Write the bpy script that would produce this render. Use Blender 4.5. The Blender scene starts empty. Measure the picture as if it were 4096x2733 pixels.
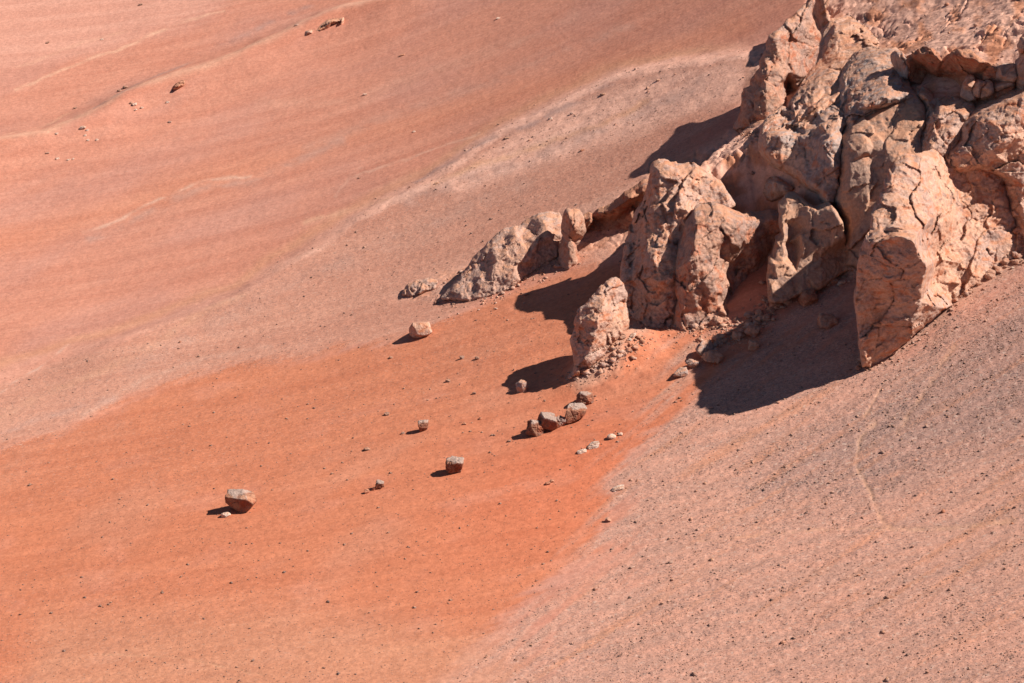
import bpy, math, random
import numpy as np
from mathutils import Vector
from mathutils.geometry import delaunay_2d_cdt

scene = bpy.context.scene
COL = scene.collection

# ------------------------------------------------------------------ camera, sky, sun, exposure
F = 2903.7                      # focal length in picture widths of 1024
PITCH = math.radians(18.0)
cam_data = bpy.data.cameras.new('camera')
cam = bpy.data.objects.new('camera', cam_data)
COL.objects.link(cam)
cam_data.sensor_width = 36.0
cam_data.lens = F * 36.0 / 1024.0
cam_data.clip_start = 1.0
cam_data.clip_end = 20000.0
cam.location = (0, 0, 0)
cam.rotation_euler = (math.radians(90) - PITCH, 0, 0)
scene.camera = cam

SUN_EL = math.radians(47.0)
SUN_AZ = math.radians(-8.0)     # degrees beyond square-on from the right
sun_dir = Vector((math.cos(SUN_EL) * math.cos(SUN_AZ), math.cos(SUN_EL) * math.sin(SUN_AZ), math.sin(SUN_EL)))
world = bpy.data.worlds.new('World')
scene.world = world
world.use_nodes = True
wn = world.node_tree.nodes
sky = wn.new('ShaderNodeTexSky')
sky.sky_type = 'NISHITA'
sky.sun_disc = False
sky.sun_elevation = SUN_EL
sky.sun_rotation = math.radians(90) - SUN_AZ
sky.altitude = 2500
sky.air_density = 0.8
sky.dust_density = 0.3
world.node_tree.links.new(sky.outputs[0], wn['Background'].inputs[0])
wn['Background'].inputs[1].default_value = 0.05
sl = bpy.data.lights.new('sun', 'SUN')
sl.energy = 5.0
sl.angle = math.radians(0.5)
sl.color = (1.0, 0.94, 0.86)
so = bpy.data.objects.new('sun', sl)
COL.objects.link(so)
so.rotation_euler = sun_dir.to_track_quat('Z', 'Y').to_euler()
scene.view_settings.view_transform = 'Standard'
scene.view_settings.look = 'None'
scene.view_settings.gamma = 1.0
scene.view_settings.use_curve_mapping = False
scene.view_settings.exposure = 0.60

# ------------------------------------------------------------------ numeric helpers
rng = np.random.default_rng(7)
PERM = rng.permutation(256).astype(np.int32)
PERM = np.concatenate([PERM, PERM, PERM])
GR = rng.normal(size=(256, 3)).astype(np.float32)
GR /= np.linalg.norm(GR, axis=1, keepdims=True)

def perlin(x, y, z):
    x = np.asarray(x, np.float32); y = np.asarray(y, np.float32); z = np.asarray(z, np.float32)
    x, y, z = np.broadcast_arrays(x, y, z)
    xi = np.floor(x).astype(np.int32); yi = np.floor(y).astype(np.int32); zi = np.floor(z).astype(np.int32)
    xf = x - xi; yf = y - yi; zf = z - zi
    xi &= 255; yi &= 255; zi &= 255
    u = xf * xf * xf * (xf * (xf * 6 - 15) + 10)
    v = yf * yf * yf * (yf * (yf * 6 - 15) + 10)
    w = zf * zf * zf * (zf * (zf * 6 - 15) + 10)
    out = 0
    for a in (0, 1):
        pa = PERM[xi + a]
        wa = u if a else 1 - u
        for b in (0, 1):
            pb = PERM[pa + yi + b]
            wb = (v if b else 1 - v) * wa
            for c in (0, 1):
                g = GR[PERM[pb + zi + c]]
                out = out + (g[..., 0] * (xf - a) + g[..., 1] * (yf - b) + g[..., 2] * (zf - c)) * wb * (w if c else 1 - w)
    return out * 1.6

def fbm(x, y, z=0.0, oct=4, gain=0.5, lac=2.03, ridged=False):
    s = 0; a = 1.0; n = 0
    for i in range(oct):
        p = perlin(x + 17.3 * i, y + 9.1 * i, z + 5.7 * i)
        if ridged:
            p = 1 - 2 * np.abs(p)
        s = s + a * p; n += a
        a *= gain
        x = x * lac; y = y * lac; z = z * lac
    return s / n

def voronoi(x, y, z, seed=0):
    """F1 distance, F2-F1 (edge measure) and a random value per cell"""
    xi = np.floor(x).astype(np.int32); yi = np.floor(y).astype(np.int32); zi = np.floor(z).astype(np.int32)
    f1 = np.full(x.shape, 9.0, np.float32); f2 = f1.copy(); cid = np.zeros(x.shape, np.float32)
    ox = np.zeros(x.shape, np.float32); oz = ox.copy()
    r = np.random.default_rng(seed + 100)
    J = r.random((256, 3)).astype(np.float32)
    for a in (-1, 0, 1):
        for b in (-1, 0, 1):
            for c in (-1, 0, 1):
                h = PERM[(PERM[(PERM[(xi + a) & 255] + yi + b) & 255] + zi + c) & 255]
                j = J[h]
                d = np.sqrt((xi + a + j[..., 0] - x) ** 2 + (yi + b + j[..., 1] - y) ** 2 + (zi + c + j[..., 2] - z) ** 2)
                m = d < f1
                f2 = np.where(m, f1, np.minimum(f2, d))
                cid = np.where(m, h / 255.0, cid)
                f1 = np.where(m, d, f1)
                ox = np.where(m, x - (xi + a + j[..., 0]), ox); oz = np.where(m, z - (zi + c + j[..., 2]), oz)
    return f1, f2 - f1, cid, ox, oz

def sstep(a, b, x):
    t = np.clip((x - a) / (b - a), 0, 1)
    return t * t * (3 - 2 * t)

def ray(U, V):
    """direction through a picture point, scaled so that its y is 1"""
    cx = (np.asarray(U, float) - 512) / F
    cz = -(np.asarray(V, float) - 341.5) / F
    dy = math.cos(PITCH) + cz * math.sin(PITCH)
    dz = -math.sin(PITCH) + cz * math.cos(PITCH)
    return cx / dy, dz / dy

def project(x, y, z):
    f = y * math.cos(PITCH) - z * math.sin(PITCH)
    up = y * math.sin(PITCH) + z * math.cos(PITCH)
    return 512 + F * x / f, 341.5 - F * up / f

# ------------------------------------------------------------------ the terrain
def h_base(x, y):
    X = 60 * np.tanh(x / 60)
    Yt = 25 * np.tanh((y - 190) / 25)
    yy = np.minimum(y, 520)
    Xd = 9 * (np.logaddexp(0, (x + 12) / 9) - np.logaddexp(0, (x - 60) / 9)) - 12
    return (-62.0 + 0.30 * x + 0.0050 * 3600 * np.log(np.cosh(x / 60)) + 0.0078 * Xd * Yt
            + 0.07 * (y - 190) + 0.0012 * (yy - 190) ** 2 / 2 + 0.0012 * 330 * (y - yy))

def hit(U, V, h=None):
    """where the ray through a picture point meets the terrain"""
    h = h or h_base
    a, b = ray(U, V)
    lo = np.full(np.shape(a), 5.0); hi = np.full(np.shape(a), 1500.0)
    # march for the first crossing, then bisect
    ys = np.geomspace(20, 1500, 60)
    found = np.zeros(np.shape(a), bool); prev = 5.0
    for yv in ys:
        below = (b * yv < h(a * yv, np.full(np.shape(a), yv))) & ~found
        hi = np.where(below, yv, hi); lo = np.where(below, prev, lo)
        found |= below; prev = yv
    for _ in range(30):
        m = 0.5 * (lo + hi)
        below = b * m < h(a * m, m)
        hi = np.where(below, m, hi); lo = np.where(below, lo, m)
    return a * hi, hi, b * hi

# picture frames in which points are written down: the whole photograph and four enlargements
def E(p): return [(q[0] / 2.2949, q[1] / 2.2949) + tuple(q[2:]) for q in p]
def A(p): return [(700 + q[0] * .13787, q[1] * .13787) + tuple(q[2:]) for q in p]
def B(p): return [(700 + q[0] * .13787, 175 + q[1] * .13787) + tuple(q[2:]) for q in p]
def C(p): return [(375 + q[0] * .1383, 175 + q[1] * .1383) + tuple(q[2:]) for q in p]
def D(p): return [(175 + q[0] * .1915, 300 + q[1] * .1915) + tuple(q[2:]) for q in p]

def seg_dist(px, py, poly, closed=True):
    """distance to a polyline, nearest point on it, signed by side / inside"""
    P = np.array([q[:2] for q in poly], float)
    n = len(P)
    best = np.full(np.shape(px), 1e18); bx = np.zeros_like(best); by = np.zeros_like(best)
    ins = np.zeros(np.shape(px), bool); side = np.ones(np.shape(px))
    for i in range(n if closed else n - 1):
        ax, ay = P[i]; cx, cy = P[(i + 1) % n]
        vx, vy = cx - ax, cy - ay
        L = vx * vx + vy * vy + 1e-12
        t = np.clip(((px - ax) * vx + (py - ay) * vy) / L, 0, 1)
        qx = ax + t * vx; qy = ay + t * vy
        d = (px - qx) ** 2 + (py - qy) ** 2
        m = d < best
        best = np.where(m, d, best); bx = np.where(m, qx, bx); by = np.where(m, qy, by)
        side = np.where(m, np.sign(vx * (py - ay) - vy * (px - ax)), side)
        if closed:
            c = ((ay > py) != (cy > py)) & (px < (cx - ax) * (py - ay) / (cy - ay + 1e-12) + ax)
            ins ^= c
    d = np.sqrt(best)
    return (np.where(ins, d, -d) if closed else d * side), bx, by

def zone(U, V, poly, soft):
    d, _, _ = seg_dist(U, V, poly)
    return sstep(-soft, soft, d)

# crest and contact lines, as they run across the picture
K1 = E([(-300, 1010), (0, 880), (300, 790), (560, 690), (700, 600), (880, 490), (1000, 430), (1150, 325), (1290, 255), (1400, 205), (1550, 168), (1640, 155), (1760, 140), (2000, 100)])
K2 = E([(-300, 400), (0, 345), (100, 330), (200, 297), (300, 235), (400, 200), (470, 178), (560, 150), (640, 108), (720, 72), (790, 42), (900, 20), (1100, -60)])
K0 = E([(-300, 1150), (0, 1040), (150, 990), (300, 915), (500, 855), (700, 820), (930, 780), (1050, 725), (1180, 665), (1290, 620), (1430, 600), (1700, 560)])

def world_line(K):
    a = np.array(K)
    x, y, z = hit(a[:, 0], a[:, 1])
    return list(zip(x, y))
WK1, WK2, WK0 = world_line(K1), world_line(K2), world_line(K0)

def mound(u, v, h, r):
    x, y, z = hit(np.array([u]), np.array([v])); return (float(x[0]), float(y[0]), h, r)
MOUNDS = [mound(375 + 1770 * .1383, 175 + 1310 * .1383, 1.7, 2.3), mound(375 + 1560 * .1383, 175 + 1450 * .1383, .6, 1.6)]

def relief(x, y, z_, U, V, fine=True):
    """everything that is added to the plain terrain"""
    r = 0.35 * fbm(x / 30, y / 30, 1.0, 3) + 0.10 * fbm(x / 7, y / 6, 2.0, 3)
    d1, _, _ = seg_dist(x, y, WK1, False)
    d1 = d1 + 0.8 * fbm(x / 6, y / 6, 3.3, 3)
    m1 = sstep(40, 130, U) * (1 - sstep(720, 800, U))
    # d1 > 0 is the far side
    r = r + m1 * np.where(d1 > 0, 0.55 * np.exp(-(d1 / 2.2) ** 2), 0.55 * np.exp(-(np.abs(d1) / 6.0) ** 1.4))
    for (mx, my, mh, mr) in MOUNDS:
        dd_ = np.sqrt((x - mx) ** 2 + (y - my) ** 2) / mr
        r = r + mh * np.exp(-dd_ ** 2 * (1 + .4 * fbm(x / 1.5, y / 1.5, 7.7, 3)))
    d2, _, _ = seg_dist(x, y, WK2, False)
    d2 = d2 + 0.9 * fbm(x / 5, y / 5, 4.1, 3)
    m2 = 1 - sstep(400, 520, U)
    r = r + m2 * np.where(d2 > 0, 1.1 * np.exp(-(d2 / 3.0) ** 2), 1.1 * np.exp(-(np.abs(d2) / 5.0) ** 1.2))
    d0, _, _ = seg_dist(x, y, WK0, False)
    m0 = 1 - sstep(560, 640, U)
    r = r + m0 * 0.12 * sstep(-0.6, 1.2, d0 + 0.5 * fbm(x / 3, y / 3, 9.0, 2)) * np.exp(-np.maximum(d0, 0) / 14)
    if fine:
        gr = Wt['gravel']; rb = Wt['rubble']
        # rills down the stony slope
        al = x + 0.6 * y; ac = y - 0.6 * x
        r = r + Wt['right'] * 0.07 * fbm(al / 9, ac / 1.1, 0.0, 4)
        r = r + (1 - Wt['right']) * 0.05 * fbm(x / 12, y / 1.6, 7.0, 3)
        r = r + gr * 0.04 * fbm(x / 0.45, y / 0.45, 1.0, 3) + 0.03 * fbm(x / .8, y / 1.2, 2, 4) + .05 * Wt['apron'] * fbm((x + .3 * y) / 5, (y - .3 * x) / .8, 4.0, 4)
        r = r + rb * (0.55 * fbm(x / 4.5, y / 4.5, 5.0, 5) + 0.10 * fbm(x / .9, y / .9, 8.0, 3, ridged=True))
        m_ = rb > .05
        bx_ = np.zeros_like(r); q1 = voronoi(x[m_] / 1.5 + .3 * fbm(x[m_], y[m_], 1.0, 2), y[m_] / 1.5, z_[m_] / 1.5, 3); q2 = voronoi(x[m_] / .55, y[m_] / .55, z_[m_] / .55, 4)
        bx_[m_] = .34 * (q1[2] - .5) - .25 * np.exp(-(q1[1] / .06) ** 2) + .13 * (q2[2] - .5)
        r = r + rb * bx_ * sstep(-.2, .3, fbm(x / 5, y / 5, 2.2, 3))
        # a stepped foot under the pale crest
        st = Wt['crest']
        r = r + st * 0.16 * fbm(x / 2.2, y / 1.6, 6.0, 5)
        r = r - Wt['path'] * 0.05
    return r

def new_mesh(name, verts, faces4=None, faces3=None):
    me = bpy.data.meshes.new(name)
    v = np.ascontiguousarray(verts, np.float32)
    me.vertices.add(len(v)); me.vertices.foreach_set('co', v.ravel())
    parts = []; tot = []
    if faces4 is not None and len(faces4):
        parts.append(np.asarray(faces4, np.int32).ravel()); tot.append(np.full(len(faces4), 4, np.int32))
    if faces3 is not None and len(faces3):
        parts.append(np.asarray(faces3, np.int32).ravel()); tot.append(np.full(len(faces3), 3, np.int32))
    idx = np.concatenate(parts); tot = np.concatenate(tot)
    me.loops.add(len(idx)); me.loops.foreach_set('vertex_index', idx)
    me.polygons.add(len(tot))
    st = np.concatenate([[0], np.cumsum(tot)[:-1]]).astype(np.int32)
    me.polygons.foreach_set('loop_start', st); me.polygons.foreach_set('loop_total', tot)
    me.update(calc_edges=True)
    return me

def smooth(me, on=True):
    me.polygons.foreach_set('use_smooth', np.full(len(me.polygons), on))

def add_attr(me, name, col):
    a = me.attributes.new(name, 'FLOAT_COLOR', 'POINT')
    c = np.ones((len(me.vertices), 4), np.float32)
    c[:, :col.shape[1]] = col
    a.data.foreach_set('color', c.ravel())

def link(name, me, mat=None, parent=None, label=None, cat=None, group=None, kind=None):
    o = bpy.data.objects.new(name, me)
    COL.objects.link(o)
    if mat is not None and me is not None and not me.materials: me.materials.append(mat)
    if parent: o.parent = parent
    if label: o['label'] = label
    if cat: o['category'] = cat
    if group: o['group'] = group
    if kind: o['kind'] = kind
    return o

# ------------------------------------------------------------------ materials
def nodes_of(name):
    m = bpy.data.materials.new(name); m.use_nodes = True
    nt = m.node_tree; b = nt.nodes['Principled BSDF']
    b.inputs['Roughness'].default_value = 0.95
    b.inputs['Specular IOR Level'].default_value = 0.12
    return m, nt, b

class NB:
    def __init__(s, nt): s.nt = nt
    def n(s, t, **k):
        o = s.nt.nodes.new(t)
        for a, b in k.items(): setattr(o, a, b)
        return o
    def l(s, a, b): s.nt.links.new(a, b)
    def mapping(s, src, scale, rot=(0, 0, 0)):
        m = s.n('ShaderNodeMapping'); m.inputs['Scale'].default_value = scale; m.inputs['Rotation'].default_value = rot
        s.l(src, m.inputs[0]); return m.outputs[0]
    def noise(s, vec, scale, detail=4, rough=.55, dist=0.0):
        m = s.n('ShaderNodeTexNoise'); m.inputs['Scale'].default_value = scale; m.inputs['Detail'].default_value = detail
        m.inputs['Roughness'].default_value = rough; m.inputs['Distortion'].default_value = dist
        s.l(vec, m.inputs['Vector']); return m.outputs[0]
    def ramp(s, f, a, b, lo=0.0, hi=1.0):
        m = s.n('ShaderNodeMapRange'); m.interpolation_type = 'SMOOTHSTEP'
        for i, v in zip((1, 2, 3, 4), (a, b, lo, hi)): m.inputs[i].default_value = v
        s.l(f, m.inputs[0]); return m.outputs[0]
    def math(s, op, a, b):
        m = s.n('ShaderNodeMath', operation=op)
        for i, v in enumerate((a, b)):
            if hasattr(v, 'is_output'): s.l(v, m.inputs[i])
            else: m.inputs[i].default_value = v
        return m.outputs[0]
    def mix(s, f, a, b, mode='MIX'):
        m = s.n('ShaderNodeMix', data_type='RGBA', blend_type=mode)
        for sock, v in ((m.inputs[0], f), (m.inputs[6], a), (m.inputs[7], b)):
            if hasattr(v, 'is_output'): s.l(v, sock)
            elif isinstance(v, tuple): sock.default_value = v + (1,)
            else: sock.default_value = v
        return m.outputs[2]
    def bump(s, h, strength, dist, nrm=None):
        m = s.n('ShaderNodeBump'); m.inputs['Strength'].default_value = strength; m.inputs['Distance'].default_value = dist
        s.l(h, m.inputs['Height'])
        if nrm: s.l(nrm, m.inputs['Normal'])
        return m.outputs[0]

def ground_material():
    m, nt, b = nodes_of('desert_ground')
    g = NB(nt)
    tc = g.n('ShaderNodeTexCoord').outputs['Object']
    colr = g.n('ShaderNodeAttribute', attribute_name='albedo').outputs['Color']
    sep = g.n('ShaderNodeSeparateColor'); w = g.n('ShaderNodeAttribute', attribute_name='weights')
    g.l(w.outputs['Color'], sep.inputs[0])
    gravel, right, rubble = sep.outputs[0], sep.outputs[1], sep.outputs[2]
    # fine grain
    gr = g.noise(tc, 2.6, 6, .75)
    c = g.mix(1.0, colr, g.mix(g.ramp(gr, .3, .7), (.86, .84, .83), (1.12, 1.13, 1.14)), 'MULTIPLY')
    # streaks along the slope on the left, down the fall line on the right
    s1 = g.noise(g.mapping(tc, (.035, .55, .05)), 1.0, 5, .6)
    s2 = g.noise(g.mapping(tc, (.16, .9, .16), (0, 0, math.radians(-31))), 1.0, 5, .62)
    st1 = g.mix(g.ramp(s1, .32, .68), (.95, .91, .90), (1.05, 1.07, 1.08))
    st2 = g.mix(g.ramp(s2, .34, .66), (.92, .94, .96), (1.07, 1.02, 1.0))
    c = g.mix(1.0, c, g.mix(right, st1, st2), 'MULTIPLY')
    # dark grit on the stony parts: small stones, patchily spread
    sp = g.noise(tc, 5.5, 3, .7)
    patch = g.noise(g.mapping(tc, (.16, .5, .16), (0, 0, math.radians(-25))), 1.0, 4, .6)
    thr = g.math('MULTIPLY', g.math('MULTIPLY', gravel, g.ramp(patch, .35, .68, .35, 1.25)), g.ramp(sp, .52, .60))
    c = g.mix(g.math('MULTIPLY', thr, .4), c, (.10, .075, .08))
    sp3 = g.noise(tc, 9.5, 2, .6)
    c = g.mix(g.math('MULTIPLY', g.math('MULTIPLY', gravel, g.ramp(sp3, .54, .62)), .45), c, (.13, .09, .085))
    sp2 = g.noise(tc, 4.0, 2, .6)
    c = g.mix(g.math('MULTIPLY', g.math('MULTIPLY', gravel, g.ramp(sp2, .60, .68)), .35), c, (.62, .47, .38))
    g.l(c, b.inputs['Base Color'])
    n1 = g.bump(g.noise(tc, 3.0, 6, .7), .5, .12)
    n2 = g.bump(g.noise(g.mapping(tc, (.4, 2.2, .4)), 1.0, 4, .6), .35, .10, n1)
    g.l(n2, b.inputs['Normal'])
    return m

def rock_material(name, base, alt, red, redness=.5, streak=(1, 1, 1), bump=.8, rot=0.0, cap=None):
    m, nt, b = nodes_of(name)
    g = NB(nt)
    tc = g.n('ShaderNodeTexCoord').outputs['Object']
    n1 = g.noise(tc, .30, 6, .62, .8)
    n2 = g.noise(g.mapping(tc, streak, (0, rot, 0)), .9, 6, .65, .4)
    c = g.mix(g.ramp(n1, .40, .60), base, alt)
    c = g.mix(g.ramp(n2, .66 - .22 * redness, .78 - .14 * redness), c, red)
    n3 = g.noise(tc, 4.5, 5, .7)
    c = g.mix(1.0, c, g.mix(g.ramp(n3, .3, .7), (.78, .76, .75), (1.15, 1.15, 1.14)), 'MULTIPLY')
    n4 = g.noise(g.mapping(tc, (1, 1, 1.8)), .55, 6, .7, 1.0)
    c = g.mix(g.ramp(n4, .54, .64, 0, .65), c, (.25, .17, .15))
    geo = g.n('ShaderNodeNewGeometry'); sx = g.n('ShaderNodeSeparateXYZ'); g.l(geo.outputs['Normal'], sx.inputs[0])
    n5 = g.noise(tc, 1.3, 4, .6)
    c = g.mix(g.math('MULTIPLY', g.ramp(sx.outputs[2], .62, .92, 0, .8), g.ramp(n5, .38, .58)), c, (.59, .29, .175))
    # cracks' dusty filling
    w = g.n('ShaderNodeAttribute', attribute_name='weights')
    sep = g.n('ShaderNodeSeparateColor'); g.l(w.outputs['Color'], sep.inputs[0])
    c = g.mix(g.math('MULTIPLY', sep.outputs[0], .75), c, red)
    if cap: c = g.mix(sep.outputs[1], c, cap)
    g.l(c, b.inputs['Base Color'])
    b1 = g.bump(g.noise(tc, 1.6, 8, .68, .8), bump, .35)
    b2 = g.bump(g.noise(tc, 7.0, 5, .7), .6, .08, b1)
    g.l(b2, b.inputs['Normal'])
    return m

MAT_G = ground_material()
MAT = {
    'cream': rock_material('cream_sandstone', (.64, .385, .275), (.53, .35, .285), (.56, .22, .12), .8, (1, 1, 2.5), .8, .6),
    'tan': rock_material('tan_sandstone', (.52, .30, .215), (.43, .28, .23), (.50, .19, .11), .8, (1, 1, 1.6), .8),
    'grey': rock_material('grey_sandstone', (.40, .31, .28), (.55, .355, .27), (.52, .22, .13), .7, (1, 1, 1.5), .7),
    'slab': rock_material('smooth_slab_sandstone', (.43, .275, .21), (.49, .28, .19), (.46, .21, .12), .4, (1, 1, .6), .35),
    'red': rock_material('red_sandstone', (.42, .19, .12), (.50, .27, .18), (.44, .13, .07), .8, (1, 1, 3), .8),
    'boulder': rock_material('boulder_sandstone', (.27, .12, .08), (.34, .18, .12), (.32, .095, .05), .8, (1, 1, .8), .9, cap=(.44, .31, .255)),  # dark red-brown sides, paler grey-tan top
    'earth': rock_material('earthy_sandstone', (.56, .34, .255), (.50, .33, .27), (.55, .24, .15), .5),
    'stone': rock_material('small_stone', (.30, .19, .15), (.22, .15, .13), (.34, .15, .09), .5),
    'pale': rock_material('pale_stone', (.72, .56, .46), (.64, .50, .42), (.56, .34, .24), .3),  # albedo raised to offset the shade on camera-facing sides
}

# ------------------------------------------------------------------ ground sheet
def axis(lo, hi, step, far_lo, far_hi, n):
    core = np.arange(lo, hi + step, step)
    g = np.cumsum(np.geomspace(step, 1.0, n) * 0 + np.geomspace(step * 2, step * 90, n))
    left = core[0] - (g / g[-1] * (lo - far_lo))[::-1]
    right = core[-1] + g / g[-1] * (far_hi - hi)
    return np.concatenate([left, core, right])

us = axis(-16, 1040, 1.15, -2600, 3600, 24)
vs = axis(-14, 697, 1.0, -480, 4200, 24)
GU, GV = np.meshgrid(us, vs)
gu, gv = GU.ravel(), GV.ravel()

def weights(U, V):
    wn_ = 12 * fbm(U / 60, V / 40, 0.5, 5)
    U2 = U + wn_; V2 = V + 6 * fbm(U / 50, V / 35, 4.5, 4)
    W = {}
    # stony slope on the lower right
    W['right'] = zone(U2, V2, E([(1600, 850), (1530, 960), (1450, 1080), (1430, 1250), (1290, 1400), (1100, 1600), (1000, 2400), (6000, 2400), (6000, 300), (2350, 560), (2100, 740), (1960, 700), (1800, 780)]), 105)
    tong = fbm((U * .78 - V * .62) / 90, (U * .62 + V * .78) / 10, 4.4, 4)
    W['right'] = sstep(.22, .78, W['right'] + 1.0 * tong * (1 - np.abs(2 * W['right'] - 1)) + .0)
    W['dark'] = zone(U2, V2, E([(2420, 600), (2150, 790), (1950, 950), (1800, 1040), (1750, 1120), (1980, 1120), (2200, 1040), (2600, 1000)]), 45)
    # between contact line and first crest: stony as well
    W['back1'] = zone(U2, V2, [K0[i] for i in range(len(K0) - 1)] + E([(1480, 470), (1560, 370), (1720, 200)]) + [(q[0], q[1]) for q in K1[::-1]], 14)
    W['apron'] = zone(U2, V2, list(K0[:-1]) + E([(1500, 750), (1900, 760), (1640, 900), (1480, 1000), (1400, 1100), (1370, 1250), (1180, 1400), (960, 1600), (900, 2400), (-900, 2400), (-900, 1300)]), 20)
    tong2 = fbm((U + .4 * V) / 70, (V + .36 * U) / 7, 8.4, 4)
    W['back1'] = sstep(.2, .8, W['back1'] + .9 * tong2 * (1 - np.abs(2 * W['back1'] - 1)))
    W['apron'] = sstep(.2, .8, W['apron'] + .9 * tong2 * (1 - np.abs(2 * W['apron'] - 1)))
    d1, _, _ = seg_dist(U2, V2, K1, False)
    W['d1'] = d1
    W['crest'] = sstep(-26, -2, d1) * (1 - sstep(0, 5, d1)) * (1 - sstep(740, 780, U)) * (0.35 + 0.65 * sstep(230, 420, U))
    W['crest'] = np.maximum(W['crest'], .9 * zone(U2, V2, E([(1000, 440), (1290, 262), (1560, 172), (1700, 160), (1700, 230), (1400, 330), (1050, 460)]), 8))
    d2, _, _ = seg_dist(U2, V2, K2, False)
    W['d2'] = d2
    W['band3'] = sstep(-2, 4, d2) * zone(U2, V2, E([(-600, 360), (-600, 200), (0, 165), (250, 115), (480, 40), (560, -40), (700, -200), (1500, -300), (1100, -50), (700, 90), (0, 350)]), 8)
    W['top'] = zone(U2, V2, E([(-900, 260), (0, 165), (250, 115), (480, 40), (560, -40), (700, -600), (-900, -600)]), 12)
    W['crest2'] = np.exp(-((d2 + 3.5) / 3.5) ** 2) * (1 - sstep(400, 500, U)) * (.55 + .45 * fbm(U / 30, V / 30, 2.2, 3))
    rub = zone(U2, V2, E([(1720, 150), (1860, 40), (1900, -400), (5000, -400), (5000, 200), (2350, 230), (2200, 260), (2100, 420), (2000, 560), (1960, 640), (1800, 560), (1780, 500), (1700, 540), (1560, 520), (1440, 560), (1500, 370), (1560, 380), (1700, 300)]), 7)
    rub2 = zone(U2, V2, E([(900, 680), (1090, 590), (1180, 520), (1310, 480), (1480, 430), (1470, 560), (1330, 600), (1180, 640), (1050, 690)]), 8)
    W['rubble'] = np.maximum(rub, .55 * rub2)
    W['foot'] = zone(U2, V2, E([(2450, 540), (2200, 700), (2080, 790), (1980, 850), (1940, 830), (2100, 690), (2350, 500)]), 10) \
        + zone(U2, V2, E([(1450, 740), (1500, 770), (1420, 860), (1330, 900), (1300, 880), (1380, 790)]), 6)
    W['foot'] = np.clip(W['foot'], 0, 1)
    path = np.zeros(np.shape(U))
    for K, wd in ((E([(2190, 790), (2150, 850), (2100, 930), (2060, 985)]), 2.6), (E([(2010, 965), (1975, 1000), (1965, 1060), (1990, 1110), (2015, 1170), (2030, 1208), (2080, 1212), (2200, 1210), (2330, 1195)]), 2.7),
                  (E([(2030, 1208), (1900, 1210), (1750, 1225), (1600, 1240)]), 1.0),
                  (E([(230, 1500), (420, 1510), (600, 1550)]), .7), (E([(2020, 890), (1985, 950)]), 1.8)):
        d, _, _ = seg_dist(U + 2.2 * fbm(U / 9, V / 9, 3.1, 3), V + 2 * fbm(U / 9, V / 9, 8.1, 3), K, False)
        path = np.maximum(path, np.exp(-(d / wd) ** 2) * (.35 + .65 * sstep(-.3, .3, fbm(U / 12, V / 12, 5.5, 3))))
    W['path'] = path
    ap = W['apron']
    low = zone(U2, V2, E([(-600, 1250), (0, 1330), (500, 1300), (800, 1400), (1200, 1480), (1000, 3000), (-900, 3000)]), 60)
    lefty = zone(U2, V2, E([(-600, 1000), (300, 930), (900, 800), (1250, 700), (1400, 760), (1250, 860), (900, 1000), (500, 1130), (0, 1180), (-600, 1250)]), 30)
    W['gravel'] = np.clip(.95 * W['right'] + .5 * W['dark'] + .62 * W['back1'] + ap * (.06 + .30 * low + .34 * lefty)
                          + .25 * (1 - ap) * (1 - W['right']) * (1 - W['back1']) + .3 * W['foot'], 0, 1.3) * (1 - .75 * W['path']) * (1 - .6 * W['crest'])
    return W

gx, gy, gz = hit(gu, gv)
# the hillside steps up behind the wall of buttresses
T_FRONT = E([(1490, 708), (1600, 720), (1640, 670), (1680, 610), (1740, 585), (1800, 600), (1860, 632), (1950, 645), (2050, 665), (2200, 615), (2350, 530), (2700, 390), (3400, 200)])
T_LEFT = E([(1850, -900), (1780, 120), (1735, 310), (1650, 400), (1565, 530), (1505, 640), (1490, 708)])
td, _, _ = seg_dist(gu, gv, T_FRONT + E([(3400, -900)]) + T_LEFT)
wob = 3 * fbm(gu / 12, gv / 12, 3.0, 3)
tf, _, _ = seg_dist(gu, gv, T_FRONT, False); tl, _, _ = seg_dist(gu, gv, T_LEFT, False)
ins = td > 0
gz = gz + 6.0 * (1 - sstep(192, 216, gy)) * np.where(ins, sstep(3, 46, np.abs(tf) + wob) * sstep(0, 17, np.abs(tl) + wob), 0)
pu, pv = project(gx, gy, gz)
Wt = weights(pu, pv)

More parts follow.
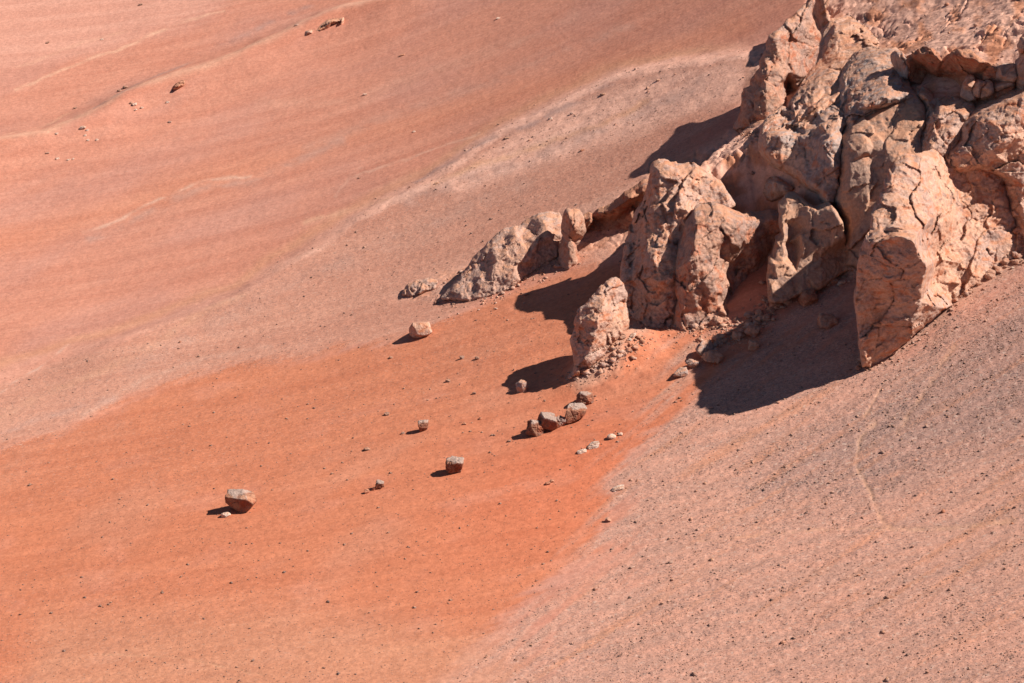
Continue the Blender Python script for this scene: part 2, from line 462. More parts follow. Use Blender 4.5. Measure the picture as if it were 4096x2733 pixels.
def albedo(U, V, W):
    def c(*a): return np.array(a)[None, :]
    def mix(a, b, w): return a * (1 - w[:, None]) + b * w[:, None]
    out = np.repeat(c(.53, .226, .150), len(U), 0)                       # mid slopes, pinkish orange
    n = fbm(U / 160, V / 50 + U / 130, 3.0, 4)
    out = mix(out, c(.50, .228, .163), sstep(-.15, .35, n))
    stw = np.exp(-((seg_dist(U, V, E([(0, 560), (400, 440), (900, 290), (1300, 180), (1700, 60)]), False)[0]) / 14) ** 2)
    out = mix(out, c(.55, .222, .135), .8 * stw)
    s4 = fbm((U - 1.2 * V) / 220, (V + .40 * U) / 9, 6.0, 4)             # beds crossing the hillside
    out = out * (1 + .12 * s4[:, None] * np.array([.5, 1.0, 1.15])[None, :])
    out = mix(out, c(.54, .245, .15), .55 * sstep(2, 12, W['d1']) * (1 - sstep(22, 60, W['d1'])))
    out = mix(out, c(.52, .195, .118), W['band3'])
    out = mix(out, c(.56, .275, .20), W['top'] * .9)
    out = mix(out, c(.68, .40, .27), np.clip(W['crest2'], 0, 1) * .8)
    out = mix(out, c(.53, .252, .172), W['back1'])
    out = mix(out, c(.72, .40, .295), W['crest'] * .9)  # crest colour brightened to a sunlit tone, since this slope renders dull
    out = mix(out, c(.56, .27, .155), np.clip(np.exp(-((W['d1'] + 19) / 5) ** 2) * (1 - sstep(700, 760, U)), 0, 1) * .55)
    out = mix(out, c(.52, .184, .098), W['apron'])
    core = np.exp(-(((U - 560) / 110) ** 2 + ((V - 480 + .35 * (U - 560)) / 75) ** 2))
    out = mix(out, c(.54, .155, .076), .8 * core * W['apron'])
    n3 = sstep(.05, .5, fbm(U / 70, V / 28 + U / 130, 8.0, 4))
    out = mix(out, c(.53, .212, .135), .5 * n3 * W['apron'])
    n5 = sstep(0, .45, fbm(U / 130 + V / 200, V / 60 + U / 200, 11.0, 5))
    out = mix(out, c(.52, .235, .150), .4 * n5 * W['apron'] * (1 - .7 * core))
    bl = zone(U, V, E([(100, 1420), (700, 1400), (1200, 1480), (1200, 1600), (0, 1700)]), 30)
    out = mix(out, c(.54, .28, .175), .45 * bl)
    out = mix(out, c(.53, .280, .203), W['right'] * .95)
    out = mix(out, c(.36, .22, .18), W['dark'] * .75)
    cr = sstep(.1, .45, fbm((U + V) / 60, (V - .6 * U * -1) / 16, 1.7, 4))
    out = mix(out, c(.52, .22, .115), .9 * cr * W['right'] * (1 - .5 * W['right']))
    out = mix(out, c(.66, .38, .28), W['rubble'] * .9)
    rr = sstep(-.1, .3, fbm(U / 24, V / 18, 2.9, 4))
    out = mix(out, c(.55, .235, .13), W['rubble'] * rr * .95)
    out = mix(out, c(.52, .30, .21), W['foot'] * .8)
    wU = U + 5 * fbm(U / 25, V / 25, 2.7, 4); wV = V + 3.5 * fbm(U / 25, V / 25, 6.6, 4)
    def Gp(p): return [(q[0] * .1489, q[1] * .1489) for q in p]
    def Hp(p): return [(350 + q[0] * .1489, q[1] * .1489) for q in p]
    for (pl, wd, col, st_) in (
        (Gp([(100, 600), (300, 520), (530, 430), (800, 330), (1000, 240), (1250, 150), (1500, 90)]), 1.5, (.66, .37, .25), .8),
        (Gp([(-50, 510), (200, 420), (500, 300), (900, 190)]), 1.6, (.62, .34, .23), .4),
        (Gp([(0, 940), (240, 880), (480, 770)]), 1.2, (.64, .34, .22), .6),
        (Gp([(560, 1560), (820, 1460), (1000, 1370), (1400, 1220), (1680, 1190)]), 1.6, (.62, .38, .28), .7),
        (Gp([(600, 1590), (850, 1500), (1050, 1400), (1400, 1260), (1700, 1230), (2300, 950)]), 4.5, (.42, .26, .21), .5),
        (Gp([(1480, 300), (1700, 230), (1900, 120), (2120, 20)]), 3.0, (.34, .21, .18), .6),
        (Gp([(640, 780), (760, 700), (900, 620), (1100, 510), (1300, 420)]), 2.2, (.36, .22, .18), .6),
        (Hp([(-100, 1240), (100, 1170), (400, 1070), (860, 900)]), 1.3, (.62, .36, .26), .6),
        (Hp([(440, 1250), (700, 1130), (1000, 960), (1300, 850), (1700, 640), (1800, 590)]), 3.0, (.36, .24, .21), .6),
        (Hp([(560, 1290), (870, 1150), (1300, 1010), (1700, 850), (2000, 700)]), 2.6, (.64, .33, .19), .7),
        (Hp([(400, 1400), (900, 1210), (1500, 960), (2100, 720), (2350, 600)]), 7.0, (.42, .27, .225), .45),
        (Hp([(-300, 1000), (300, 760), (900, 560), (1500, 300), (1900, 160)]), 5.0, (.50, .27, .20), .45),
        (Hp([(-600, 700), (0, 690), (500, 500), (1000, 330), (1500, 100)]), 6.0, (.58, .30, .21), .4),
        (Hp([(-300, 1500), (100, 1400), (260, 1370)]), 3.0, (.62, .34, .22), .7),
        (E([(0, 905), (30, 880), (90, 845), (160, 790)]), 1.1, (.62, .40, .31), .8),
        (E([(770, 455), (785, 430), (800, 408), (830, 388)]), 1.6, (.62, .36, .26), .6),
        (E([(190, 960), (330, 880), (470, 830), (620, 800)]), 3.0, (.60, .36, .27), .45),
        (E([(0, 960), (120, 900), (300, 840), (450, 740), (560, 690)]), 4.0, (.58, .31, .20), .5),
        (E([(0, 1000), (100, 960), (260, 920)]), 3.0, (.44, .27, .22), .4),
        (E([(300, 860), (600, 700), (900, 560), (1200, 430)]), 9.0, (.46, .28, .22), .35)):
        dl, _, _ = seg_dist(wU, wV, pl, False)
        nr_ = np.abs(dl) < wd * 3
        k = np.exp(-(dl[nr_] / wd) ** 2) * st_ * sstep(-.45, .25, fbm(U[nr_] / 30, V[nr_] / 12, wd * 3, 4))
        out[nr_] = mix(out[nr_], c(*col), k)
    out = mix(out, c(.55, .31, .19), W['path'] * .5)
    return np.clip(out, 0, 1)

grel = relief(gx, gy, gz, pu, pv)
gz = gz + grel
nr, nc = GU.shape
idx = np.arange(nr * nc).reshape(nr, nc)
quads = np.stack([idx[1:, :-1], idx[1:, 1:], idx[:-1, 1:], idx[:-1, :-1]], -1).reshape(-1, 4)
me = new_mesh('desert_ground', np.stack([gx, gy, gz], 1), quads)
smooth(me)
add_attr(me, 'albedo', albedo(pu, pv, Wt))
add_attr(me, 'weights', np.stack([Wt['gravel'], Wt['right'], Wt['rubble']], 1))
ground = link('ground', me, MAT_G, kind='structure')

# lookup of the finished ground by picture point of the plain terrain
GX, GY, GZ = (a.reshape(nr, nc) for a in (gx, gy, gz))
_, PV = project(GX, GY, GZ)
def bilin(i, j, fu, fv):
    return tuple((G[j, i] * (1 - fu) + G[j, i + 1] * fu) * (1 - fv) + (G[j + 1, i] * (1 - fu) + G[j + 1, i + 1] * fu) * fv for G in (GX, GY, GZ))

# depth of the ground as it shows at every picture point (nearest surface wins)
vpix = np.arange(-220, 720, 1.0)
YD = np.zeros((nc, len(vpix)))
for k in range(nc):
    col = PV[:, k]; m = np.minimum.accumulate(col[::-1])[::-1]
    vis = col <= m + 1e-9
    YD[k] = np.interp(vpix, col[vis], GY[vis, k])

def ground_depth(U, V):
    i = np.clip(np.searchsorted(us, U) - 1, 0, nc - 2); fu = (U - us[i]) / (us[i + 1] - us[i])
    t = np.clip(V - vpix[0], 0, len(vpix) - 2.001); j = t.astype(int); fv = t - j
    return (YD[i, j] * (1 - fu) + YD[i + 1, j] * fu) * (1 - fv) + (YD[i, j + 1] * (1 - fu) + YD[i + 1, j + 1] * fu) * fv

def ground_at(U, V):
    """nearest point of the finished ground that shows at a picture point"""
    U = np.atleast_1d(np.asarray(U, float)); V = np.atleast_1d(np.asarray(V, float))
    a, b = ray(U, V); y = ground_depth(U, V)
    return a * y, y, b * y

def ground_plain(U, V):
    i = np.clip(np.searchsorted(us, U) - 1, 0, nc - 2); j = np.clip(np.searchsorted(vs, V) - 1, 0, nr - 2)
    return bilin(i, j, (U - us[i]) / (us[i + 1] - us[i]), (V - vs[j]) / (vs[j + 1] - vs[j]))

# ------------------------------------------------------------------ rock masses
def rough_outline(poly, amp, step, seed):
    P = np.array([q[:2] for q in poly], float); out = []
    n = len(P)
    for i in range(n):
        a, b = P[i], P[(i + 1) % n]
        k = max(1, int(np.linalg.norm(b - a) / step))
        for t in range(k): out.append(a + (b - a) * t / k)
    out = np.array(out)
    ox = fbm(out[:, 0] / 7, out[:, 1] / 7, seed * 3.7, 4); oy = fbm(out[:, 0] / 7, out[:, 1] / 7, seed * 5.1 + 40, 4)
    out[:, 0] += amp * ox; out[:, 1] += amp * oy
    return out

def interp_ctrl(pts, U, V):
    """piecewise flat facets through points (u, v, depth)"""
    co = [Vector((p[0], p[1])) for p in pts]
    vo, eo, fo, ovi, _, _ = delaunay_2d_cdt(co, [], [], 0, 1e-4)
    zval = [0.0] * len(vo)
    for i, orig in enumerate(ovi):
        if orig: zval[i] = pts[orig[0]][2]
    out = np.full(U.shape, np.nan)
    for f in fo:
        a, b, c = (vo[k] for k in f[:3]); za, zb, zc = (zval[k] for k in f[:3])
        det = (b.y - c.y) * (a.x - c.x) + (c.x - b.x) * (a.y - c.y)
        if abs(det) < 1e-9: continue
        l1 = ((b.y - c.y) * (U - c.x) + (c.x - b.x) * (V - c.y)) / det
        l2 = ((c.y - a.y) * (U - c.x) + (a.x - c.x) * (V - c.y)) / det
        l3 = 1 - l1 - l2
        m = (l1 >= -1e-6) & (l2 >= -1e-6) & (l3 >= -1e-6)
        out = np.where(m, l1 * za + l2 * zb + l3 * zc, out)
    return out

RC = [0]
def rock_mass(name, label, outline, base, mat, ctrl=(), thick=4.0, R=1.2, lean=0.35, turn=0.0, cell=.9, group=None,
              rough=1.0, crack=1.0, crack_scale=2.6, amp=2.4, strata=0.0, push=0.0, proud=1.0, crust=0.0, steep=9.0, ck=.45, cat='rock', sub=None):
    """outline and base line in picture points; depth is real: base line stands on the ground, the face leans back by
    `lean` metres per metre of height, ctrl adds facets (metres towards the viewer), thick is how far it reaches back"""
    RC[0] += 1; seed = RC[0]
    poly = rough_outline(outline, amp, 1.6, seed)
    lo = poly.min(0) - 2; hi = poly.max(0) + 2
    u_ = np.arange(lo[0], hi[0], cell); v_ = np.arange(lo[1], hi[1], cell)
    UU, VV = np.meshgrid(u_, v_)
    d, bx, by = seg_dist(UU.ravel(), VV.ravel(), poly)
    d = d.reshape(UU.shape); bx = bx.reshape(UU.shape); by = by.reshape(UU.shape)
    inc = d > -0.05 * cell
    q = inc[:-1, :-1] & inc[1:, :-1] & inc[:-1, 1:] & inc[1:, 1:]
    use = np.zeros(UU.shape, bool)
    for a in (slice(None, -1), slice(1, None)):
        for b in (slice(None, -1), slice(1, None)):
            use[a, b] |= q
    # rim vertices of the kept cells are pulled onto the outline
    full = np.zeros(UU.shape, int)
    for a in (slice(None, -1), slice(1, None)):
        for b in (slice(None, -1), slice(1, None)):
            full[a, b] += q
    rim = use & (full < 4)
    U = np.where(rim, bx, UU)[use]; V = np.where(rim, by, VV)[use]; dd = np.where(rim, 0, np.maximum(d, 0))[use]
    isrim = rim[use]
    bp = np.array([p[:2] for p in base], float)
    bx_, by_, bz_ = ground_at(bp[:, 0], bp[:, 1])
    o = np.argsort(bp[:, 0])
    sl_ = [(by_[j] - by_[i]) / (bp[j, 0] - bp[i, 0]) for i in range(len(bp)) for j in range(i + 1, len(bp)) if abs(bp[j, 0] - bp[i, 0]) > 4]
    k_ = float(np.clip(np.median(sl_), -.012, .05)) if sl_ else 0.0
    fit = np.median(by_ - k_ * bp[:, 0]) + k_ * bp[:, 0]
    by_ = fit + np.clip(by_ - fit, -1.6, 1.6)
    Yb = np.interp(U, bp[o, 0], by_[o]); Vb = np.interp(U, bp[o, 0], bp[o, 1])
    Ym = float(np.mean(by_)); ppm = F / Ym
    hgt = (Vb - V) / ppm                                                  # metres above the base line
    wu = U + 3.5 * fbm(U / 16, V / 16, seed * 2.1, 3); wv = V + 3.5 * fbm(U / 16, V / 16, seed * 2.9 + 9, 3)
    relief_m = np.zeros(U.shape)
    if len(ctrl):
        def absd(p):
            if len(p) > 3: return p[2] + lean * max(0, (float(np.interp(p[0], bp[o, 0], bp[o, 1])) - p[1]) / ppm)
            return p[2] if len(p) > 2 else 0.0
        ol = [(p[0], p[1], absd(p)) for p in outline]
        ctrl = [(p[0], p[1], absd(p)) for p in ctrl]
        cx, cy = np.mean([p[0] for p in outline]), np.mean([p[1] for p in outline])
        big = [(cx + (p[0] - cx) * 1.25, cy + (p[1] - cy) * 1.25, p[2]) for p in ol]
        relief_m = interp_ctrl(big + [tuple(p) for p in ctrl], wu, wv)
        relief_m = np.where(np.isnan(relief_m), 0, relief_m)
    uc = 0.5 * (lo[0] + hi[0])
    dep = Yb + lean * np.maximum(hgt, -1) - relief_m - turn * (U - uc) / ppm - push
    R = R * .55; Rp = R * ppm
    # the mass is a crust on the hillside: it never sinks back behind the slope it stands on
    yg = ground_depth(U, V); lim = yg - (-4.0 + (4.0 + proud) * sstep(0, 2.2, hgt))
    q_ = .6; dep = -q_ * np.logaddexp(-dep / q_, -lim / q_)
    if crust:
        # a rib of rock on the slope: a steep broken flank on the left and below, a long easy back to the right and above
        row = np.where(use, d > 0, False)
        L_ = np.zeros(UU.shape); R_ = np.zeros(UU.shape)
        for kk in range(1, UU.shape[1]): L_[:, kk] = np.where(row[:, kk], L_[:, kk - 1] + cell, 0)
        for kk in range(UU.shape[1] - 2, -1, -1): R_[:, kk] = np.where(row[:, kk], R_[:, kk + 1] + cell, 0)
        dL = L_[use] + 5 * fbm(U / 14, V / 14, seed * 1.3, 3); dR = R_[use]
        prof_ = sstep(0, steep, dL) * (np.maximum(dR, 0) / (np.maximum(dR, 0) + np.maximum(dL, 1) + 4)) ** .6
        prof_ = prof_ * (.35 + .65 * sstep(-2, 9, dd))
        gs = 0
        for du_, dv_ in ((0, 0), (8, 0), (-8, 0), (0, 8), (0, -8), (14, 14), (-14, -14), (14, -14), (-14, 14)):
            gs = gs + ground_depth(U + du_, V + dv_) / 9.0
        g0 = ground_depth(U, V)
        dep = np.minimum(gs, g0 + .3) - .35 - crust * prof_ - ck * relief_m
    dep0 = dep
    t = 1 - np.clip(dd / Rp, 0, 1)
    edge = R * (1 - np.sqrt(np.maximum(0, 1 - t * t)))
    # world coordinates for the noise
    a, b = ray(U, V)
    X, Y, Z = a * dep, dep, b * dep
    f = rough
    n = .40 * f * fbm(X / 3.4, Y / 3.4, Z / 3.4 + seed, 3) + .16 * f * fbm(X / .9, Y / .9, Z / .9 + seed, 4, ridged=True) \
        + .04 * f * fbm(X / .25, Y / .25, Z / .25, 2)
    wx = X + .5 * fbm(X / 1.5, Y / 1.5, Z / 1.5, 3); wz = Z + .5 * fbm(X / 1.5 + 8, Y / 1.5, Z / 1.5, 3)
    # broken blocks: each cell of the jointed rock sits proud or back and tilts its own way, at four sizes
    ckt = 0
    for q_, (sc_, amp_, tl_, cw_) in enumerate(((1.0, .46, .34, .022), (.45, .24, .32, .03), (.2, .13, .30, .05), (.09, .07, .26, .09))):
        sc_ = sc_ * crack_scale
        on = sstep(-.3, .25, fbm(X / (sc_ * 2.2), Y / (sc_ * 2.2), Z / (sc_ * 2.2) + 30 + seed + q_ * 7, 2)) if q_ else 1.0
        f1, e1, cid, ox_, oz_ = voronoi(wx / sc_, Y / sc_ * .6, (wz * 1.0 - .35 * wx) / sc_, seed + q_)
        ta = np.cos(cid * 37.0) * tl_; tb = np.sin(cid * 61.0) * tl_
        gap = np.exp(-(e1 / cw_) ** 2) * sstep(-.05, .3, fbm(X / (sc_ * 1.3), Y / (sc_ * 1.3), Z / (sc_ * 1.3) + 60 + q_, 2))
        n = n + crack * on * (amp_ * (cid - .5) + sc_ * (ox_ * ta + oz_ * tb) - (.35 if q_ < 1 else .12) * sc_ ** .5 * gap * .45)
        ckt = np.maximum(ckt, gap * (1.0 if q_ < 2 else .5))
    ck = ckt; ckb = 0 * ckt
    if strata:
        s = Z * .9 - X * .42
        n = n + strata * .2 * fbm(s / .7 + .6 * fbm(X / 2, Y / 2, Z / 2, 2), X / 4, Y / 4, 3, ridged=True) * sstep(-.3, .2, fbm(X / 2.5, Y / 2.5, Z / 2.5 + 11, 2))
    soft = sstep(0, 3.0, dd)
    dep = dep + edge - n * (.5 + .5 * soft)
    fx, fz = ray(U, V)
    front = np.stack([fx * dep, dep, fz * dep], 1)
    # the far side
    prof = np.sqrt(np.clip(1 - (1 - np.clip(dd / max(Rp * 1.6, thick * ppm * .5), 0, 1)) ** 2, 0, 1))
    depb = np.where(isrim, dep, np.maximum(dep + .05, dep0 + R + thick * prof + .4 * fbm(X / 2, Y / 2, Z / 2 + 90, 3)))
    # a far side stands up rather than flaring with distance
    back = np.stack([fx * dep, depb, fz * dep], 1)
    N = len(U)
    bi = np.where(isrim, np.arange(N), 0)
    nb = (~isrim).sum(); bi[~isrim] = N + np.arange(nb)
    verts = np.concatenate([front, back[~isrim]])
    num = -np.ones(UU.shape, int); num[use] = np.arange(N)
    c = np.stack([num[1:, :-1], num[1:, 1:], num[:-1, 1:], num[:-1, :-1]], -1)[q]
    cb = bi[c][:, ::-1]
    me = new_mesh(name, verts, np.concatenate([c, cb]))
    smooth(me)
    wt = np.concatenate([ck * .8 + ckb * .4, (ck * 0)[~isrim]])
    add_attr(me, 'weights', np.stack([wt, wt * 0, wt * 0], 1))
    me.materials.append(MAT[mat])
    if sub is not None:
        return link(name, me, parent=sub)
    return link(name, me, label=label, cat=cat, group=group)


def Vt(pts): return [tuple(p[:3]) + (1,) for p in pts]      # ctrl values measured from a wall standing upright on the base line

# far tower at the top of the slope
rock_mass('rock_tower', 'tall tan rock tower with a dark cave hole, leftmost of the cliff at the top',
          A([(835, -50), (795, -15), (750, 45), (680, 110), (600, 180), (500, 270), (480, 310), (475, 370), (430, 440), (435, 490), (405, 520), (370, 570), (355, 620), (310, 640), (305, 690), (300, 760), (270, 860), (240, 930), (300, 1000), (350, 990), (480, 960), (580, 900), (660, 800), (720, 700), (770, 560), (840, 470), (870, 350), (880, 260), (840, 180), (815, 100), (830, 20)]),
          A([(240, 930), (300, 950), (480, 890), (560, 840), (690, 720), (880, 560)]), 'tan',
          ctrl=A([(540, 300, .9), (650, 520, .6), (460, 540, 1.4), (440, 430, .3), (720, 200, .9), (790, 420, .2), (640, 600, -2.2), (650, 700, -1.8), (470, 640, 1.5), (440, 800, 1.5), (560, 690, 1.2), (570, 600, 1.0), (320, 700, 1.0), (370, 700, 1.7), (600, 470, .9), (700, 600, -.4), (330, 860, 1.5)]),
          thick=.8, R=.8, lean=.42, turn=-.3, crack=.6, rough=.8, crack_scale=3.4, proud=-40)
rock_mass('rock_pinnacle', 'small dark headed rock knob on the top edge beside the tall tower',
          A([(820, -70), (775, -40), (790, 30), (800, 110), (820, 200), (850, 260), (890, 250), (960, 180), (945, 120), (920, 70), (940, 0), (925, -70)]),
          A([(800, 240), (880, 270), (960, 190)]), 'tan', ctrl=A([(890, 20, .9), (910, 60, 1.2), (870, 110, .0), (850, 190, -.8), (930, 150, .5)]), thick=2.5, R=.7, lean=.15, turn=.9, crack=.6)
rock_mass('rock_ridge', 'pale ridge with a shaded left face running down right of the tall tower',
          A([(930, 180), (1010, 150), (1100, 128), (1200, 190), (1300, 300), (1280, 420), (1150, 470), (1080, 560), (1050, 700), (1010, 800), (900, 860), (760, 960), (640, 900), (640, 800), (700, 700), (760, 600), (830, 480), (842, 350), (895, 235)]),
          A([(640, 860), (760, 840), (900, 800), (1060, 700), (1300, 560)]), 'cream',
          ctrl=A([(1010, 250, 2.6), (1060, 200, 2.0), (900, 320, .2), (1000, 370, 2.6), (880, 440, .2), (930, 520, 2.2), (820, 600, .3), (850, 680, 1.8), (1100, 380, 1.8), (760, 760, .9), (980, 640, 1.3)]),
          thick=4, R=.6, lean=1.1, crack=.6, crust=2.6, steep=10)
# crown of the slope to the right
rock_mass('rock_alcove', 'dark overhung rock alcove below the cracked pale slope at upper right',
          A([(1500, 440), (1560, 400), (1640, 362), (1700, 352), (1740, 400), (1762, 460), (1800, 415), (1880, 372), (1980, 375), (2040, 425), (2110, 465), (2200, 520), (2300, 560), (2250, 700), (2000, 740), (1890, 710), (1770, 680), (1640, 620), (1530, 590)]),
          A([(1500, 590), (1640, 610), (1770, 670), (1890, 700), (2300, 700)]), 'red',
          ctrl=A([(1620, 400, .9), (1700, 390, 1.6), (1900, 400, 1.6), (2020, 450, 1.6), (1650, 540, -1.8), (1700, 520, -.6), (1760, 560, -2.6), (1880, 560, -1.8), (1980, 540, -.8), (1850, 640, -2.2)]),
          thick=3, R=.4, lean=.1, turn=.3, crack=.6, push=.6)
rock_mass('rock_tower', 'rounded rock tower with a wide dark left face in the middle of the upper cliff',
          A([(1060, 1000), (1030, 900), (1010, 760), (1012, 640), (1060, 520), (1100, 460), (1150, 400), (1240, 368), (1340, 385), (1400, 372), (1460, 380), (1505, 420), (1520, 480), (1510, 560), (1545, 640), (1570, 720), (1430, 760), (1300, 800), (1200, 880), (1120, 960)]),
          A([(1010, 860), (1060, 930), (1200, 810), (1430, 690), (1570, 690)]), 'grey',
          ctrl=A([(1240, 410, .9), (1330, 500, 3.2), (1350, 640, 3.6), (1290, 760, 3.4), (1170, 480, .9), (1110, 640, .2), (1110, 800, .1), (1400, 470, 2.4), (1460, 540, 2.0), (1480, 640, 1.8), (1050, 700, .9), (1070, 580, .9)]),
          thick=5, R=.8, lean=.95, crack=.6, crust=3.0, steep=14, ck=.5)
rock_mass('rock_pinnacle', 'small hooked grey rock knob beside the dark alcove',
          A([(1385, 420), (1420, 375), (1470, 385), (1505, 430), (1512, 520), (1500, 580), (1440, 575), (1410, 500)]),
          A([(1385, 570), (1512, 590)]), 'grey', ctrl=A([(1450, 410, .6), (1460, 500, -.2)]), thick=1.2, R=.4, lean=.1, turn=.5, push=1.0, crack=.5)
for (out, bs, ct, lab) in (
    ([(2080, 500), (2130, 475), (2210, 465), (2290, 462), (2310, 560), (2280, 600), (2180, 600), (2110, 590)], [(2080, 600), (2310, 610)], [(2180, 500, .8), (2200, 560, .9)], 'rounded grey block under the right edge cliff, topmost of its pile'),
    ([(1905, 640), (1935, 570), (1985, 540), (2000, 600), (1975, 650), (2010, 720), (1950, 740), (1885, 700)], [(1885, 700), (2010, 720)], [(1950, 620, .5)], 'upright grey slab leaning at the left end of the block pile'),
    ([(1985, 600), (2030, 585), (2090, 600), (2045, 640), (2030, 715), (1985, 700), (1972, 650)], [(1972, 700), (2090, 710)], [(2020, 640, .3)], 'dark faced grey block wedged between the two pale blocks'),
    ([(2050, 620), (2090, 585), (2120, 590), (2135, 660), (2120, 690), (2030, 720), (2035, 660)], [(2030, 715), (2135, 690)], [(2085, 640, .5)], 'pale smooth faced block in the grey pile at upper right'),
    ([(2130, 610), (2180, 600), (2270, 590), (2280, 620), (2200, 650), (2150, 670), (2135, 650)], [(2130, 665), (2280, 630)], [(2200, 620, .4)], 'low grey block at the right foot of the block pile')):
    rock_mass('rock_block', lab, A(out), A(bs), 'grey', ctrl=A(ct), thick=1.5, R=.35, lean=.45, turn=-.2 if 'pale smooth' in lab or 'upright' in lab else .1, crack=.25, rough=.4, amp=.7, push=1.2, group='grey blocks piled below the alcove')
rock_mass('rock_cliff', 'dark shaded rock at the right edge above the grey block pile',
          A([(2305, 350), (2330, 300), (2370, 270), (2450, 250), (2500, 600), (2400, 680), (2300, 680), (2290, 600), (2280, 470), (2320, 430)]),
          A([(2280, 660), (2500, 620)]), 'grey', ctrl=A([(2380, 450, 1.2)]), thick=2, R=.8, lean=.1, turn=.6, push=1.0)
# the far right mass
rock_mass('rock_cliff', 'large grey shouldered cliff running out of the picture at the right edge',
          A([(1735, 1140), (1830, 1050), (1875, 1000), (1895, 890), (1990, 780), (2150, 715), (2350, 640), (2480, 600), (2520, 1300), (2500, 1800), (2380, 1800), (2300, 1720), (2240, 1600), (2200, 1500), (2150, 1300), (2050, 1250), (1880, 1270), (1790, 1260), (1740, 1200)]),
          A([(1740, 1500), (2100, 1640), (2300, 1660), (2420, 1600), (2520, 1520)]), 'cream',
          ctrl=A([(2345, 740, 5.2), (2250, 880, 5.0), (2240, 1000, 5.0), (2110, 1090, 3.6), (2000, 900, 1.0), (2150, 800, 2.0), (1960, 1040, .9), (2220, 1100, 2.6), (2240, 1200, 2.0), (2330, 1000, 4.4), (2400, 1300, 2.2), (2290, 1450, 1.2), (1850, 1120, -.2), (2215, 1350, -.4)]),
          thick=8, R=1.0, lean=1.05, crack=.7, push=.5, crust=2.2, steep=22, ck=.35)
# smooth central slab and its neighbours
rock_mass('rock_slab', 'broad smooth grey slab arching up the centre of the cliff',
          A([(1030, 960), (1060, 900), (1190, 790), (1310, 700), (1430, 660), (1560, 655), (1610, 740), (1640, 800), (1640, 900), (1600, 1000), (1640, 1150), (1500, 1230), (1440, 1300), (1400, 1500), (1300, 1800), (1180, 1960), (1040, 1920), (1045, 1800), (1040, 1600), (980, 1500), (965, 1440), (1000, 1350), (1012, 1200)]),
          A([(965, 1700), (1040, 1900), (1180, 1880), (1300, 1700), (1640, 1560)]), 'slab',
          ctrl=A([(1200, 860, .8), (1205, 1010, 1.2), (1225, 1000, .2), (1130, 960, .9), (1400, 760, .9), (1420, 900, .5), (1250, 1060, .1), (1230, 1130, -.9), (1380, 960, .0), (1560, 870, .3), (1530, 780, .8), (1100, 1060, 1.0), (1195, 1090, .9), (1100, 1180, .9), (1200, 1240, .2), (1400, 1100, .1), (1080, 1420, 1.1), (1200, 1560, .6), (1130, 1700, .9), (1215, 1400, .7), (1235, 1400, -.5), (1300, 1300, -.6)]),
          thick=6, R=.8, lean=1.0, crack=.4, rough=.4, crack_scale=4.0, turn=-.12, crust=.8, steep=8, ck=.5)
rock_mass('rock_block', 'weathered tan block split by a dark cleft, right of the smooth grey slab',
          A([(1562, 680), (1610, 648), (1690, 672), (1700, 760), (1780, 735), (1900, 718), (1990, 738), (2005, 790), (1930, 900), (1900, 1010), (1860, 1080), (1790, 1150), (1620, 1180), (1605, 1090), (1625, 1000), (1640, 900), (1665, 850), (1625, 770)]),
          A([(1560, 1200), (1800, 1180), (2000, 1080)]), 'cream',
          ctrl=A([(1640, 700, 1.2), (1690, 780, -1.6), (1670, 880, .2), (1730, 830, 1.9), (1720, 760, .4), (1830, 790, .9), (1880, 850, 1.4), (1760, 930, 2.0), (1840, 960, 1.6), (1700, 1040, 1.2), (1780, 1060, .9), (1650, 960, .2)]),
          thick=4, R=.6, lean=1.0, turn=-.05, crack=.7, crack_scale=1.8, push=1.4, crust=1.2, steep=7, ck=.5)
rock_mass('rock_outcrop', 'grey rock nose with a deep shaded hollow on the left flank of the cliff',
          A([(425, 1100), (430, 1010), (450, 940), (500, 880), (620, 790), (690, 830), (800, 860), (870, 830), (950, 790), (1040, 780), (1065, 900), (1030, 960), (1020, 1150), (1005, 1350), (975, 1480), (900, 1500), (840, 1400), (750, 1360), (700, 1300), (600, 1250), (500, 1200)]),
          A([(425, 1150), (600, 1230), (750, 1290), (850, 1380), (975, 1440), (1060, 1420)]), 'grey',
          ctrl=A([(540, 900, 1.8), (490, 1040, 2.0), (560, 980, 2.0), (600, 1040, .2), (690, 930, -.6), (690, 1060, -1.6), (760, 1000, -1.2), (850, 930, .0), (870, 900, 1.4), (940, 1000, 3.0), (900, 1080, 2.6), (800, 1080, -.8), (800, 1200, -.4), (850, 1130, .4), (960, 1200, 2.2), (850, 1280, .6), (960, 880, 2.0), (640, 850, 1.4), (720, 880, 1.2)]),
          thick=4.5, R=.6, lean=.9, crack=.5, crust=1.4, steep=8, ck=.5)
rock_mass('rock_block', 'small angular block with a pale top and long shadow on the pale shelf',
          B([(458, 130), (470, 70), (500, 40), (570, 25), (640, 70), (690, 100), (640, 140), (560, 180), (520, 195), (480, 180)]),
          B([(458, 170), (540, 190), (690, 130)]), 'grey', ctrl=B([(560, 60, .9), (530, 130, 1.1), (620, 110, .5)]), thick=1.6, R=.4, lean=.4, crack=.4, rough=.6, amp=.8)
